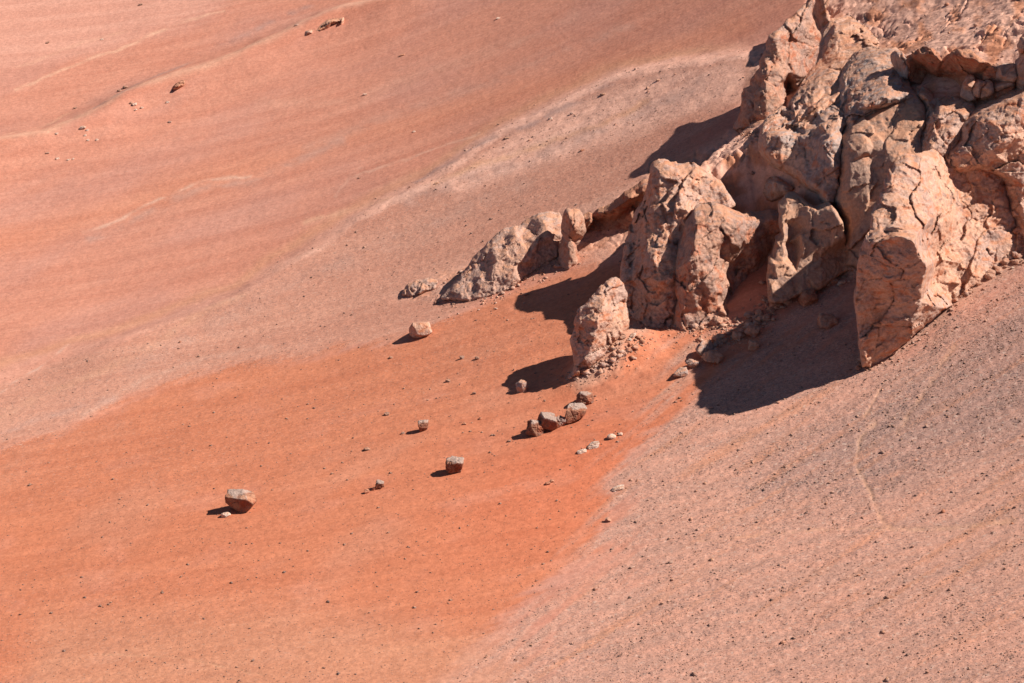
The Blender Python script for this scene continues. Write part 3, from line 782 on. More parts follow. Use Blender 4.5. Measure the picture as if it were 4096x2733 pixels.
rock_mass('rock_slab', 'flat faced cracked slab standing above the rubble in the middle of the cliff',
          B([(500, 930), (485, 800), (497, 640), (545, 560), (545, 480), (590, 440), (577, 360), (575, 250), (630, 175), (700, 150), (770, 195), (850, 260), (950, 225), (1000, 275), (1040, 360), (1060, 500), (1150, 560), (1200, 560), (1150, 650), (1030, 720), (880, 830), (700, 880), (600, 930)]),
          B([(485, 890), (600, 850), (700, 810), (880, 770), (1040, 680), (1200, 600)]), 'slab',
          ctrl=B([(520, 800, 1.0), (540, 640, 1.2), (600, 640, .9), (610, 480, .6), (640, 500, -.4), (720, 400, -1.2), (690, 520, -1.4), (735, 440, .9), (740, 300, .5), (640, 260, .8), (600, 330, .9), (760, 540, 1.1), (850, 400, 1.0), (950, 450, .9), (920, 600, .8), (700, 700, .9), (780, 740, .8), (1010, 560, .5), (1080, 600, .1), (560, 760, .9), (880, 300, .7)]),
          push=1.0, proud=2.6, thick=4, R=.4, lean=.95, turn=-.3, crack=.5, rough=.3, crack_scale=1.9)
# wall that carries the deep alcove, between the flat slab and the pale buttress
rock_mass('rock_cliff', 'pointed brown buttress with the deep shaded recess behind it',
          E([(1540, 760), (1555, 700), (1545, 640), (1555, 580), (1575, 520), (1600, 485), (1635, 478), (1680, 492), (1715, 505), (1760, 500), (1795, 500), (1810, 600), (1800, 700), (1770, 740), (1700, 765), (1600, 775)]),
          E([(1540, 745), (1600, 748), (1690, 735), (1765, 700), (1810, 680)]), 'tan',
          ctrl=E([(1600, 520, 2.2), (1585, 600, 3.0), (1570, 700, 1.2), (1640, 560, 1.6), (1635, 640, 1.2), (1650, 700, -.6), (1690, 700, -3.4), (1690, 620, -3.0), (1720, 560, -1.0), (1740, 640, -4.6), (1690, 520, .9), (1640, 500, 1.6), (1775, 560, -3.4), (1770, 690, -4.0)]),
          proud=-4, thick=6, R=.6, lean=.75, crack=.6, crack_scale=2.0)
rock_mass('rock_cliff', 'pale buttress with an orange pointed tip, left of the brown buttress',
          E([(1488, 420), (1493, 385), (1515, 370), (1545, 385), (1600, 385), (1660, 425), (1690, 470), (1650, 500), (1600, 560), (1580, 640), (1575, 720), (1560, 760), (1500, 765), (1450, 735), (1437, 690), (1422, 640), (1430, 580), (1440, 540), (1455, 500), (1478, 455)]),
          E([(1420, 690), (1450, 715), (1500, 738), (1560, 742), (1690, 680)]), 'cream',
          ctrl=E([(1515, 400, 1.4), (1510, 470, 1.6), (1475, 520, 1.2), (1490, 590, 3.0), (1540, 560, 2.0), (1560, 450, .9), (1600, 440, .3), (1455, 600, 1.8)]) + Vt(E([(1500, 640, .4), (1490, 700, .3), (1540, 640, .0), (1455, 680, .3), (1470, 640, .6), (1540, 690, -.2)])),
          thick=3.5, R=.7, lean=.95, crack=.9, crack_scale=2.0)
rock_mass('rock_block', 'stubby brown rock head at the left end of the overhung red ledge',
          C([(1345, 420), (1350, 300), (1378, 262), (1440, 262), (1492, 266), (1512, 310), (1525, 400), (1500, 450), (1460, 520), (1470, 640), (1400, 700), (1325, 680), (1318, 580), (1335, 500), (1365, 450)]),
          C([(1318, 640), (1400, 670), (1525, 600)]), 'tan', ctrl=C([(1420, 300, .9), (1440, 400, 1.2), (1370, 540, .1), (1410, 480, .0)]), thick=2.5, R=.6, lean=.3, crack=.4)
rock_mass('rock_ledge', 'overhung red ledge joining the brown rock head to the pale buttress',
          C([(1495, 310), (1600, 282), (1700, 228), (1800, 150), (1900, 90), (1975, 55), (2010, 60), (2000, 250), (1940, 370), (1850, 420), (1750, 420), (1640, 410), (1540, 430), (1500, 420)]),
          C([(1490, 430), (1640, 410), (1850, 400), (2010, 330)]), 'red',
          ctrl=C([(1560, 310, 1.0), (1700, 265, 1.2), (1830, 180, 1.2), (1920, 130, .6), (1600, 350, -.9), (1740, 320, -1.0), (1860, 240, -.9), (1900, 320, .2)]), thick=3, R=.4, lean=.2, crack=.7, crack_scale=1.5)
rock_mass('rock_outcrop', 'low crumbling outcrop with a shaded crown, leftmost of the cliff line',
          C([(470, 895), (600, 765), (700, 620), (780, 540), (840, 470), (930, 400), (1010, 398), (1100, 335), (1180, 298), (1260, 288), (1345, 288), (1365, 420), (1335, 500), (1330, 590), (1250, 640), (1100, 740), (1000, 820), (860, 890), (700, 920)]),
          C([(470, 885), (700, 890), (860, 855), (1000, 785), (1130, 690), (1250, 610), (1360, 560)]), 'earth',
          ctrl=C([(1220, 330, 1.4), (1250, 430, 2.0), (1190, 480, 1.8), (1080, 380, -.2), (1060, 440, .6), (1010, 440, 1.2), (930, 440, .2), (900, 600, 1.0), (1100, 560, 1.4), (800, 640, .2), (1000, 680, 1.0), (800, 780, .6), (1290, 500, 1.0)]),
          thick=2.5, R=.5, lean=1.05, crack=.45, crack_scale=1.3, rough=.9)
rock_mass('rock_outcrop', 'tiny crumbling outcrop lying on the slope left of the cliff line',
          C([(180, 868), (230, 800), (300, 760), (380, 755), (460, 775), (440, 820), (360, 850), (270, 885)]),
          C([(180, 870), (270, 880), (460, 810)]), 'earth', ctrl=C([(320, 800, .4)]), thick=1.0, R=.3, lean=1.0, crack=.9, crack_scale=.9)
def G(p): return [(q[0] * .1489, q[1] * .1489) + tuple(q[2:]) for q in p]
def H(p): return [(350 + q[0] * .1489, q[1] * .1489) + tuple(q[2:]) for q in p]
rock_mass('rock_ledge', 'small dark red ledge breaking out of the far pale crest, lower of the two',
          G([(1125, 650), (1145, 600), (1180, 560), (1245, 545), (1250, 575), (1205, 625), (1150, 655)]), G([(1125, 650), (1200, 632), (1255, 580)]), 'red',
          ctrl=G([(1170, 590, 1.2), (1220, 565, 1.2), (1180, 620, -.8), (1215, 600, -.6)]), thick=1.2, R=.3, lean=.9, crack=1.0, crack_scale=1.4, amp=1.0, cell=.6, push=-.9)
rock_mass('rock_ledge', 'long layered pale and red ledge on the far crest near the top of the slope',
          G([(2010, 255), (2050, 205), (2130, 185), (2190, 140), (2250, 125), (2310, 118), (2310, 165), (2250, 210), (2190, 205), (2120, 225), (2050, 255)]), G([(2010, 258), (2120, 232), (2200, 212), (2310, 172)]), 'cream',
          ctrl=G([(2070, 215, 1.0), (2080, 240, -.4), (2220, 150, 1.2), (2230, 190, -.6), (2290, 135, 1.0), (2150, 195, .8)]), thick=1.0, R=.3, lean=1.0, crack=1.2, crack_scale=1.2, amp=1.0, cell=.6, strata=1.5, push=-.9)
# the spire
rock_mass('rock_spire', 'free standing leaning rock spire with a pale tip, in front of the cliff',
          C([(1742, 733), (1772, 752), (1800, 795), (1812, 835), (1830, 870), (1812, 925), (1835, 1010), (1838, 1115), (1800, 1160), (1720, 1230), (1680, 1300), (1620, 1340), (1560, 1400), (1500, 1460), (1410, 1490), (1385, 1480), (1440, 1385), (1422, 1280), (1408, 1190), (1440, 1130), (1433, 1070), (1468, 970), (1560, 895), (1620, 820), (1700, 748)]),
          C([(1390, 1470), (1480, 1420), (1560, 1370), (1660, 1270), (1740, 1210), (1840, 1140)]), 'cream',
          ctrl=C([(1740, 780, 0.63), (1680, 860, 0.84), (1760, 850, 0.42), (1640, 940, 1.40), (1560, 960, 0.84), (1760, 930, 0.14), (1720, 990, 0.70), (1600, 1080, 1.54), (1520, 1060, 0.70), (1700, 1080, 1.05), (1790, 1060, 0.56), (1580, 1180, 1.40), (1490, 1180, 0.35), (1680, 1160, 0.77), (1540, 1280, 0.84), (1460, 1320, 0.07), (1480, 1400, 0.28)]),
          thick=.4, R=.6, lean=.5, turn=-.2, crack=.7, crack_scale=1.5)
# the great near cliff on the right
rock_mass('rock_cliff', 'great cream and grey cliff block with a tall shaded front face at right',
          B([(1175, 1400, 0, 1), (1150, 1200, 0, 1), (1130, 1000, 0, 1), (1118, 900, 0, 1), (1130, 780, 0, 1), (1160, 560, 0, 1), (1225, 450, -.2, 1), (1240, 300, -1.0, 1), (1330, 130, -2.2, 1), (1375, 10, -3.0, 1), (1420, -70, -3.5, 1), (1490, -125, -4.0, 1), (1600, -140, -4.6, 1), (1735, -165, -5.6, 1), (1800, -85), (1890, -105), (2050, -172), (2140, -130), (2195, -60), (2215, 60), (2250, 230), (2300, 360), (2420, 380), (2500, 520), (2400, 640), (2100, 760), (1900, 900), (1740, 1000), (1560, 1160), (1300, 1380)]),
          B([(1118, 1390), (1170, 1360), (1300, 1280), (1560, 1130), (1740, 940), (1900, 800), (2100, 650), (2350, 555), (2500, 500)]), 'cream',
          ctrl=Vt(B([(1440, 440, 4.51), (1300, 490, 2.68), (1200, 570, 0.98), (1545, 480, 5.61), (1590, 580, 5.86), (1635, 680, 5.61), (1620, 800, 4.88), (1600, 920, 4.27), (1540, 1040, 3.05), (1400, 700, 3.42), (1250, 900, 1.22), (1330, 1100, 1.34), (1200, 700, 0.85), (1450, 900, 2.93),
                  (1400, 370, 1.22), (1320, 360, 0.24), (1500, 360, 1.71)]))
               + Vt(B([(1500, 200, -.2), (1420, 150, -1.2), (1520, 20, -2.2), (1600, 60, -1.6), (1600, 380, 2.4), (1640, 130, -.8), (1680, 300, .9)]))
               + B([ (1900, 300, 1.4), (2100, 200, .8), (1900, 0, -.2), (2050, -80, -.8), (1800, 500, 1.6), (1700, 600, 3.0), (2000, 500, .8), (1700, 760, 1.2), (1900, 650, .9), (2150, 450, .3)]),
          thick=1.5, R=1.0, lean=.95, turn=-.1, crack=.62, crack_scale=2.1, strata=.5, amp=3.0, cell=.9)

# ------------------------------------------------------------------ boulders and stones
_ico = {}
def ico(n):
    if n not in _ico:
        import bmesh
        bm = bmesh.new(); bmesh.ops.create_icosphere(bm, subdivisions=n, radius=1.0)
        _ico[n] = (np.array([v.co[:] for v in bm.verts]), np.array([[v.index for v in f.verts] for f in bm.faces]))
        bm.free()
    return _ico[n]

def stone_mesh(name, sx, sy, sz, seed, sub=4, cuts=11, rough=.15, boxy=.5, mat='boulder', bottom=True):
    """an angular stone: a ball cut by random planes, then worn"""
    v, f = ico(sub)
    r = np.random.default_rng(seed)
    n = v.copy()
    pl = r.normal(size=(cuts, 3)); pl /= np.linalg.norm(pl, axis=1, keepdims=True)
    base = np.array([(1, .1, 0), (-1, 0, .12), (0, -1, .1), (0, 1, 0), (.1, 0, 1), (0, 0, -1.0)], float)
    base += r.normal(size=base.shape) * .22; base /= np.linalg.norm(base, axis=1, keepdims=True)
    pl = np.concatenate([base, pl]); off = np.concatenate([r.uniform(.66, .92, 6), r.uniform(.72, 1.0, cuts)])
    dot = n @ pl.T
    rad = np.where(dot > 1e-3, off[None, :] / np.maximum(dot, 1e-3), 9).min(1)
    rad = np.minimum(rad, 1.35)
    w = n * rad[:, None]
    w = w + n * (rough * fbm(w[:, 0] * 2.2 + seed, w[:, 1] * 2.2, w[:, 2] * 2.2, 4) + rough * .4 * fbm(w[:, 0] * 7 + seed, w[:, 1] * 7, w[:, 2] * 7, 3, ridged=True))[:, None]
    f1, e, cid, _, _ = voronoi(w[:, 0] * 1.3 + seed, w[:, 1] * 1.3, w[:, 2] * 1.3, seed)
    ck = np.exp(-(e / .05) ** 2)
    w = w - n * (rough * .9 * ck)[:, None]
    mn, mx = w.min(0), w.max(0)
    w = (w - (mn + mx) / 2) / (mx - mn) * np.array([sx, sy, sz])
    me = new_mesh(name, w, faces3=f)
    smooth(me, sub >= 4)
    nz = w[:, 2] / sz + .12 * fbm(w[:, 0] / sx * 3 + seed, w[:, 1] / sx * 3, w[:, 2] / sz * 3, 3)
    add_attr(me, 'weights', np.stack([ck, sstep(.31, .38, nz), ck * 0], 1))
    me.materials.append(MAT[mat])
    return me

def put_stone(name, label, u, v, w_px, h_px, seed, mat='boulder', group=None, sub=4, tilt=0.0, sink=.2, cat='boulder', deep=1.0, **k):
    """u, v: middle of the stone's foot in the picture"""
    x, y, z = (float(q[0]) for q in ground_at(u, v))
    ppm = F / math.hypot(y, z)
    sx, sz = w_px / ppm, h_px / ppm / math.cos(PITCH) * .96
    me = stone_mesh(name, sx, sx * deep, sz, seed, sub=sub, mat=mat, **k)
    o = link(name, me, label=label, cat=cat, group=group)
    o.location = (x, y + sx * deep * .30, z + sz * (.5 - sink) + .05 * sx)
    o.rotation_euler = (.1 * math.sin(seed * 3.1), tilt + .12 * math.sin(seed * 1.7), 0)
    return o

G1 = 'boulders lying on the orange slope'
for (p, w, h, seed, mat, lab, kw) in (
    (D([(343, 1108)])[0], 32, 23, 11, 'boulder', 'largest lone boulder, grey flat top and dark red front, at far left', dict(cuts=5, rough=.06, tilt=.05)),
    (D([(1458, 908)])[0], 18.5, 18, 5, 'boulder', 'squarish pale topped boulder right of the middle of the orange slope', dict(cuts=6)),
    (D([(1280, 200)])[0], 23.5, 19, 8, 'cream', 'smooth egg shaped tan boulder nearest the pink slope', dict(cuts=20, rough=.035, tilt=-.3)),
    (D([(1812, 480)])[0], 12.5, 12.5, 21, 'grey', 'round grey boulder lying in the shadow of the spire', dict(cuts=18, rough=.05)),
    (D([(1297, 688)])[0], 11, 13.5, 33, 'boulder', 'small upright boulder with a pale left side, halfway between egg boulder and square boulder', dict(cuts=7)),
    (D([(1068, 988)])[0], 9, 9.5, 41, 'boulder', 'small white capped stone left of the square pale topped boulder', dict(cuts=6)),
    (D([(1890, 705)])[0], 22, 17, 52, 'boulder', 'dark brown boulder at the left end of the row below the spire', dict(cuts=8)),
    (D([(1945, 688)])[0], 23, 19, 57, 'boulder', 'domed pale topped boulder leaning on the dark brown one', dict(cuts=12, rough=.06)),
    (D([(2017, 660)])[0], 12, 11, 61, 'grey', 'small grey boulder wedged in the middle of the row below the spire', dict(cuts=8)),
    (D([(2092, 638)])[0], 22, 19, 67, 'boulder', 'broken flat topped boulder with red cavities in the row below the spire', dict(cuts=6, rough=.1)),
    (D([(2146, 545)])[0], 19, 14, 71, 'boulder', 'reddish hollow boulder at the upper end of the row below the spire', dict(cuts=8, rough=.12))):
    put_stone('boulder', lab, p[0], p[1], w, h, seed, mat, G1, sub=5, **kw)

G2 = 'small stones beside the boulders'
for (p, w, h, seed, mat, lab, kw) in (
    (D([(264, 1134)])[0], 9.5, 4.6, 12, 'pale', 'flat pale stone at the foot of the largest lone boulder', dict(tilt=-.3, cuts=12)),
    (D([(1003, 1010)])[0], 5, 4.5, 14, 'red', 'little red stone left of the white capped stone', {}),
    (D([(1037, 994)])[0], 4, 3.5, 15, 'red', 'tiny dark stone between the little red stone and the white capped stone', {}),
    (D([(1190, 700)])[0], 4, 2.4, 16, 'stone', 'tiny flat stone left of the small upright boulder', {}),
    (D([(1105, 603)])[0], 5.6, 2.6, 17, 'stone', 'low dark stone between the egg boulder and the small upright boulder', {}),
    (D([(1424, 430)])[0], 5.4, 3.2, 18, 'stone', 'small stone on the open slope below the egg boulder', {}),
    (D([(1498, 308)])[0], 5.0, 3.0, 19, 'stone', 'grey stone left of the spire, the left one of two', {}),
    (D([(1578, 312)])[0], 5.0, 3.2, 20, 'stone', 'brown stone left of the spire, the right one of two', {}),
    (D([(1002, 786)])[0], 7.0, 2.6, 22, 'stone', 'flat brown stone alone left of the small upright boulder', {}),
    (D([(2262, 1160)])[0], 6.4, 4.2, 23, 'tan', 'pale stone with a dark left side at the edge of the stony slope', {}),
    (D([(2280, 726)])[0], 9, 4.8, 24, 'pale', 'whitish low stone on orange sand right of the boulder row', {}),
    (D([(2325, 708)])[0], 5, 2.6, 26, 'pale', 'small white chip right of the whitish low stone', {}),
    (D([(1970, 952)])[0], 5, 2.4, 27, 'red', 'reddish crumb of rock on the deep orange sand', {}),
    (D([(1948, 965)])[0], 5.6, 3.0, 28, 'red', 'dark red crumb of rock left of another on the deep orange sand', {}),
    (D([(1128, 305)])[0], 4.4, 2.0, 29, 'stone', 'thin grey stone under the egg boulder', {}),
    (D([(1745, 742)])[0], 4.2, 2.0, 30, 'stone', 'tiny dark stone left of the boulder row', {}),
    (D([(1512, 652)])[0], 4, 2.2, 31, 'red', 'tiny red stone in the row of crumbs right of the upright boulder', {}),
    (D([(1595, 624)])[0], 4, 2.2, 32, 'red', 'tiny red stone farthest right in its crumb row', {}),
    (D([(125, 298)])[0], 3.2, 1.8, 34, 'stone', 'tiny dark stone alone on the pink slope at left', {}),
    (E([(68, 1115)])[0], 3.6, 2.2, 35, 'stone', 'tiny dark stone alone near the left edge of the sand', {}),
    (E([(1088, 905)])[0], 4, 2.4, 36, 'stone', 'tiny stone below and right of the egg boulder', {}),
    (E([(1645, 748)])[0], 14, 10, 37, 'tan', 'pale red boulder at the lit mouth of the deep recess', dict(cuts=8))):
    cat = 'boulder' if w > 12 else 'stone'
    put_stone('stone' if cat == 'stone' else 'boulder', lab, p[0], p[1], w, h, seed, mat, G2 if cat == 'stone' else None, sub=3, cat=cat, **kw)

# thin pale slabs lying on the sand
for (p, w, h, lab, s) in ((D([(2185, 772)])[0], 15, 6, 'thin whitish slab lying on orange sand below the boulder row', 81), (D([(2125, 800)])[0], 10, 4, 'narrow whitish slab at the lower end of the thin whitish slab', 82), (D([(2310, 995)])[0], 15, 4.5, 'grey white streak of slab at the edge of the stony slope', 83)):
    put_stone('stone_slab', lab, p[0], p[1], w, h, s, 'pale', 'thin pale slabs in the sand', sub=3, cat='slab', tilt=-.35, sink=.45, deep=.8)

# rubble spilling down from the cliff foot
GR1 = 'rubble in the line below the cliff'
rub = []
for (p, w, h, m, lab) in (
    (B([(40, 1310)])[0], 20, 13, 'grey', 'layered grey block near the lower end of the rubble line'),
    (B([(100, 1372)])[0], 24, 13, 'slab', 'smooth long boulder half in the big shadow, at the lower end of the rubble line'),
    (E([(1562, 866)])[0], 16, 9, 'grey', 'grey wedge of rock, lowest of the rubble line'),
    (E([(1590, 845)])[0], 14, 9, 'grey', 'dark grey rock just above the lowest wedge in the rubble line'),
    (B([(380, 1175)])[0], 16, 13, 'tan', 'angular tan block in the middle of the rubble line'),
    (B([(275, 1200)])[0], 12, 9, 'cream', 'pale broken block left of the angular tan block'),
    (B([(390, 1265)])[0], 13, 9, 'slab', 'shaded smooth boulder inside the edge of the big shadow'),
    (B([(150, 1205)])[0], 10, 8, 'cream', 'cream broken stone in the lower half of the rubble line'),
    (B([(790, 945)])[0], 20, 17, 'red', 'orange red boulder with a pale cap at the top of the rubble line'),
    (B([(530, 925)])[0], 10, 7, 'pale', 'pale block at the foot of the flat cracked slab'),
    (B([(430, 1030)])[0], 10, 7, 'cream', 'cream block, upper of the pair in the rubble line'),
    (B([(480, 1060)])[0], 9, 7, 'tan', 'tan block, lower of the pair in the rubble line'),
    (B([(930, 1110)])[0], 20, 14, 'tan', 'dark rock deep inside the big shadow at the foot of the great cliff'),
    (B([(980, 790)])[0], 9, 6, 'tan', 'dark stone under the right corner of the flat cracked slab')):
    RC[0] += 1
    put_stone('rubble_rock', lab, p[0], p[1], w, h, 300 + RC[0], m, GR1, sub=4, cat='rock', cuts=7)
r = random.Random(5)
# the smaller pieces of the same spill, each one still a stone of its own
lines = [B([(560, 900), (620, 880), (700, 850), (850, 820)]), B([(330, 1110), (420, 1040), (500, 980), (600, 940)]), B([(100, 1240), (200, 1190), (300, 1150), (420, 1100)]),
         B([(860, 800), (940, 760), (1060, 720), (1130, 640)]), B([(1180, 1370), (1300, 1280), (1500, 1130), (1600, 1060)]), B([(1600, 1060), (1740, 940), (1900, 850), (2100, 720), (2330, 590)]),
         C([(1590, 1290), (1700, 1240), (1850, 1180), (1960, 1180)])]
places = ['below the flat cracked slab', 'in the upper part of the rubble line', 'in the lower part of the rubble line', 'under the right corner of the flat cracked slab',
          'at the lit foot of the great shaded cliff', 'along the foot of the great cream cliff', 'around the foot of the spire']
pool = [stone_mesh('rubble_stone', 1, 1, .75, 500 + i, sub=2, cuts=6, mat=['cream', 'tan', 'grey', 'cream', 'pale', 'tan'][i]) for i in range(6)]
for (pt, w, h, m, lab) in (
    (G([(900, 712)])[0], 6, 3.2, 'pale', 'largest pale block under the far crest, left of the red ledge'), (G([(952, 730)])[0], 4, 2.2, 'pale', 'pale block right of the largest pale block under the far crest'),
    (G([(880, 700)])[0], 3.5, 2.6, 'tan', 'tan stone touching the left of the largest pale block under the far crest'), (G([(555, 868)])[0], 7, 3.4, 'pale', 'white broken slab on the far crest at left'),
    (G([(585, 880)])[0], 4, 2, 'pale', 'white chip at the right of the white broken slab on the far crest'), (G([(590, 948)])[0], 4, 2, 'pale', 'white chip on the orange slope below the white broken slab'),
    (G([(650, 945)])[0], 3.6, 1.8, 'pale', 'white chip right of another on the orange slope below the far crest'), (G([(570, 915)])[0], 3.2, 1.8, 'pale', 'small white chip just under the white broken slab'),
    (G([(1125, 692)])[0], 4.4, 2.2, 'pale', 'pale stone just below the small dark red ledge'), (G([(1140, 825)])[0], 4.2, 1.8, 'grey', 'grey flat stone alone below the far crest'),
    (G([(910, 745)])[0], 3.2, 2, 'pale', 'pale chip below the largest pale block under the far crest'), (G([(380, 905)])[0], 4.0, 1.8, 'pale', 'cream stone set in the far crest near the left edge'),
    (G([(840, 595)])[0], 6, 2.4, 'stone', 'dark broken stone on the orange slope behind the far crest'), (G([(800, 615)])[0], 5, 1.8, 'stone', 'dark low stone left of the dark broken stone behind the far crest'),
    (G([(318, 292)])[0], 4.6, 1.5, 'stone', 'dark flat stone near the top left of the photograph'), (G([(505, 730)])[0], 4.2, 1.6, 'stone', 'dark flat stone on the orange slope at far left'),
    (G([(685, 268)])[0], 3.6, 1.2, 'pale', 'white flat stone on the pink slope at the top left'), (G([(945, 36)])[0], 4.6, 2, 'stone', 'dark stone at the top edge left of the middle'),
    (G([(1990, 175)])[0], 4.6, 1.8, 'grey', 'grey flat stone at the left end of the long layered ledge'), (G([(460, 1078)])[0], 4, 1.6, 'pale', 'right one of the pale stones strewn at the left edge'),
    (G([(385, 1070)])[0], 4, 1.6, 'pale', 'middle one of the pale stones strewn at the left edge'), (G([(320, 1032)])[0], 4, 1.5, 'grey', 'left one of the pale stones strewn at the left edge'),
    (G([(490, 1072)])[0], 3.4, 1.4, 'pale', 'flat chip at the right end of the pale stones at the left edge'), (H([(1345, 802)])[0], 4.4, 2.2, 'pale', 'cream block on the near crest left of the dark chips'),
    (H([(1490, 768)])[0], 4.0, 2.0, 'grey', 'grey block on the near crest in the middle of the photograph'), (H([(1700, 640)])[0], 7, 1.8, 'stone', 'long dark sliver of rock on the upper edge of the near crest'),
    (H([(1050, 935)])[0], 7, 1.8, 'stone', 'long dark sliver of rock on the lower part of the near crest'), (H([(2070, 545)])[0], 4.5, 2, 'cream', 'cream stone on the pale part of the near crest'),
    (H([(1205, 945)])[0], 3.6, 1.8, 'cream', 'cream stone below the lower dark sliver on the near crest'), (H([(995, 838)])[0], 3.2, 1.4, 'stone', 'tiny dark stone alone on the pink slope left of the near crest'),
    (H([(430, 888)])[0], 3.6, 1.6, 'pale', 'white chip alone in the middle of the pink slope'), (H([(100, 640)])[0], 4.6, 1.6, 'pale', 'white chip on the pink slope upper left of the middle'),
    (H([(60, 1200)])[0], 3.2, 1.4, 'stone', 'dark chip in the middle of the pink slope'), (H([(1560, 1015)])[0], 5, 1.8, 'red', 'red broken crumb on the stony slope behind the low outcrop'),
    (H([(995, 128)])[0], 4.2, 1.6, 'pale', 'white chip near the top edge in the middle'), (H([(350, 375)])[0], 6, 1.2, 'red', 'thin red sliver on the pink slope right of the long layered ledge'),
    (H([(580, 1235)])[0], 5, 1.6, 'cream', 'cream slab on the near crest where it turns pale')):
    RC[0] += 1
    put_stone('stone', lab, pt[0], pt[1], w, h, 600 + RC[0], m, 'stones on the far slopes', sub=3, cat='stone', cuts=8, deep=.8, tilt=-.15)
for li, L in enumerate(lines):
    cnt = [36, 36, 28, 34, 44, 70, 24][li]
    for i in range(cnt):
        t = r.random() * (len(L) - 1); k = int(t); f = t - k
        u = L[k][0] + (L[k + 1][0] - L[k][0]) * f + r.gauss(0, 3); v = L[k][1] + (L[k + 1][1] - L[k][1]) * f + r.gauss(0, 2.6)
        x, y, z = (float(q[0]) for q in ground_at(u, v))
        s = r.choice([.22, .25, .3, .35, .45, .6]) * r.uniform(.8, 1.15)
        pi_ = r.randrange(6); tn = 3 * t / (len(L) - 1)
        lab = ('tiny ' if s < .26 else 'small ' if s < .42 else 'middling ') + ['cream', 'tan', 'grey', 'cream', 'whitish', 'tan'][pi_] + ' stone ' + places[li] + (', towards its left end' if (L[0][0] + (L[-1][0] - L[0][0]) * t / (len(L) - 1) < min(L[0][0], L[-1][0]) + abs(L[0][0] - L[-1][0]) / 3) else ', towards its right end' if (L[0][0] + (L[-1][0] - L[0][0]) * t / (len(L) - 1) > max(L[0][0], L[-1][0]) - abs(L[0][0] - L[-1][0]) / 3) else ', in its middle')
        o = link('rubble_stone', pool[pi_], label=lab, cat='stone', group='small stones ' + places[li])
        o.location = (x, y, z + s * .2); o.scale = (s, s, s * r.uniform(.6, 1))
        o.rotation_euler = (r.uniform(-.4, .4), r.uniform(-.4, .4), r.uniform(0, 6.3))

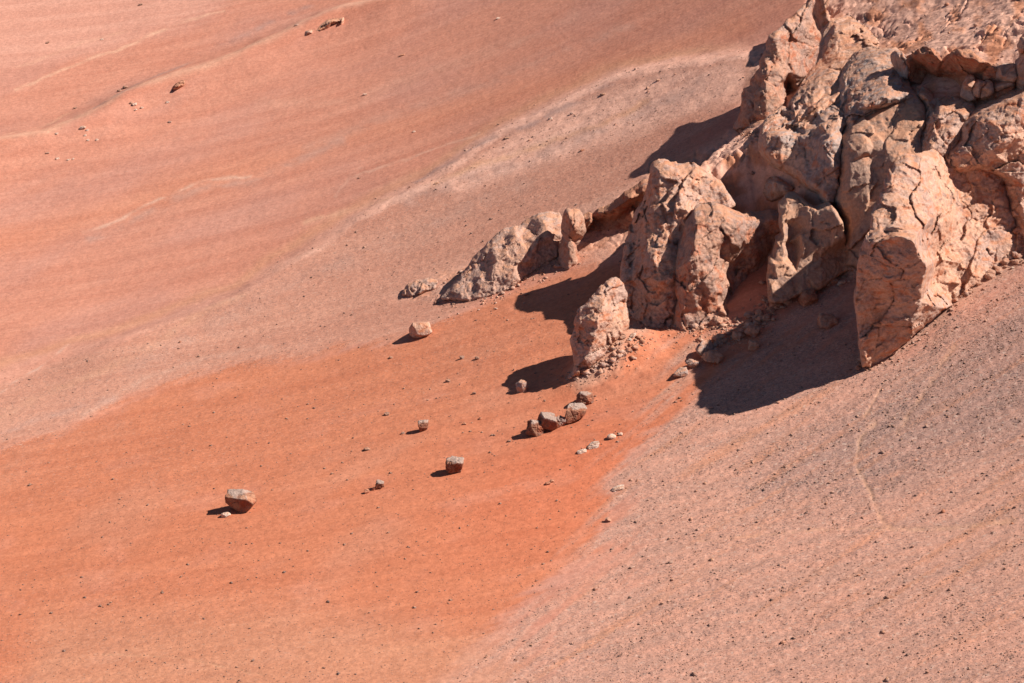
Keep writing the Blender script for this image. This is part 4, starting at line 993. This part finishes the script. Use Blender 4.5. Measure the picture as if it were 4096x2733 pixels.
# loose pebbles that nobody could count
def scatter(name, n, dens, size, mat, seed, label, cat='gravel'):
    rg = np.random.default_rng(seed)
    if dens is None:            # along the cliff feet
        seg = [(L[k], L[k + 1]) for L in FEET for k in range(len(L) - 1)]
        ln = np.array([math.hypot(a[0] - b[0], a[1] - b[1]) for a, b in seg]); si = rg.choice(len(seg), n, p=ln / ln.sum()); t = rg.random(n)
        sa = np.array([q[0][:2] for q in seg])[si]; sb = np.array([q[1][:2] for q in seg])[si]
        P = sa + (sb - sa) * t[:, None] + rg.normal(size=(n, 2)) * np.array([5.0, 4.2]) * rg.random((n, 1)) ** 2 * 2.6
        kp = perlin(P[:, 0] / 6, P[:, 1] / 5, 3.0) > -.25
        U, V = P[kp, 0], P[kp, 1]
        x, y, z = ground_at(U, V)
    else:
        U = rg.uniform(-10, 1034, n * 6); V = rg.uniform(-10, 693, n * 6)
        p = dens(U, V); keep = rg.random(len(U)) < p
        U, V = U[keep][:n], V[keep][:n]
        x, y, z = ground_plain(U, V)
    m = len(x)
    s = size[0] * (1 + rg.pareto(size[1], m)); s = np.minimum(s, size[2])
    octv = np.array([(1, 0, 0), (0, 1, 0), (-1, 0, 0), (0, -1, 0), (0, 0, 1), (0, 0, -1)], float)
    octf = np.array([(0, 1, 4), (1, 2, 4), (2, 3, 4), (3, 0, 4), (1, 0, 5), (2, 1, 5), (3, 2, 5), (0, 3, 5)])
    j = octv[None] + rg.normal(size=(m, 6, 3)) * .22
    an = rg.uniform(0, 6.28, m); ca, sa = np.cos(an), np.sin(an)
    jx = j[..., 0] * ca[:, None] - j[..., 1] * sa[:, None] * .7; jy = j[..., 0] * sa[:, None] + j[..., 1] * ca[:, None] * .7
    vv = np.stack([jx * s[:, None], jy * s[:, None], j[..., 2] * s[:, None] * .6], -1) + np.stack([x, y, z + s * .15], -1)[:, None, :]
    ff = octf[None] + (np.arange(m) * 6)[:, None, None]
    me = new_mesh(name, vv.reshape(-1, 3), faces3=ff.reshape(-1, 3))
    add_attr(me, 'weights', np.zeros((m * 6, 3), np.float32))
    return link(name, me, MAT[mat], label=label, cat=cat, kind='stuff')

def wlook(U, V):
    i = np.clip(np.searchsorted(us, U), 0, nc - 1); j = np.clip(np.searchsorted(vs, V), 0, nr - 1)
    return i, j
GG = {k: Wt[k].reshape(nr, nc) for k in ('gravel', 'right', 'dark', 'apron', 'foot', 'rubble', 'back1', 'crest', 'path')}
def d_dark(U, V):
    i, j = wlook(U, V)
    pn = sstep(-.25, .35, fbm((U + V) / 50, (V * 1.0 + .6 * U) / 14, 2.0, 4))
    return np.clip((.5 * GG['right'][j, i] + 1.3 * GG['dark'][j, i]) * (.06 + .94 * pn ** 1.4) + .12 * GG['back1'][j, i] + .13 * GG['apron'][j, i] + .3 * GG['foot'][j, i], 0, 1) * (1 - .85 * GG['path'][j, i])
scatter('gravel', 52000, d_dark, (.024, 3.2, .14), 'stone', 3, 'dark gravel strewn over the stony slope and the sand')
def d_pale(U, V):
    i, j = wlook(U, V)
    return np.clip(.4 * GG['right'][j, i] + .5 * GG['foot'][j, i] + .7 * GG['rubble'][j, i] + .8 * GG['crest'][j, i] + .1 * GG['back1'][j, i], 0, 1)
FEET = [B([(485, 900), (600, 860), (700, 820), (880, 780), (1040, 690), (1180, 610)]), B([(1150, 1370), (1300, 1260), (1560, 1100), (1740, 930), (1900, 810), (2100, 660), (2350, 520)]), B([(100, 1240), (200, 1190), (300, 1150), (420, 1050), (560, 920)]),
        E([(1310, 865), (1360, 850), (1420, 820), (1480, 780)]), E([(1430, 700), (1500, 745), (1600, 755), (1700, 745)]), C([(470, 890), (860, 865), (1130, 700), (1360, 570), (1500, 440)]), E([(1700, 310), (1760, 300), (1830, 260)])]
scatter('cliff_rubble', 9000, None, (.05, 2.4, .40), 'cream', 9, 'broken chips of rock gathered along the foot of the cliffs', 'rubble')
scatter('pale_gravel', 9000, d_pale, (.035, 3.2, .25), 'tan', 4, 'tan chips of rock on the stony slope and the pale crest')
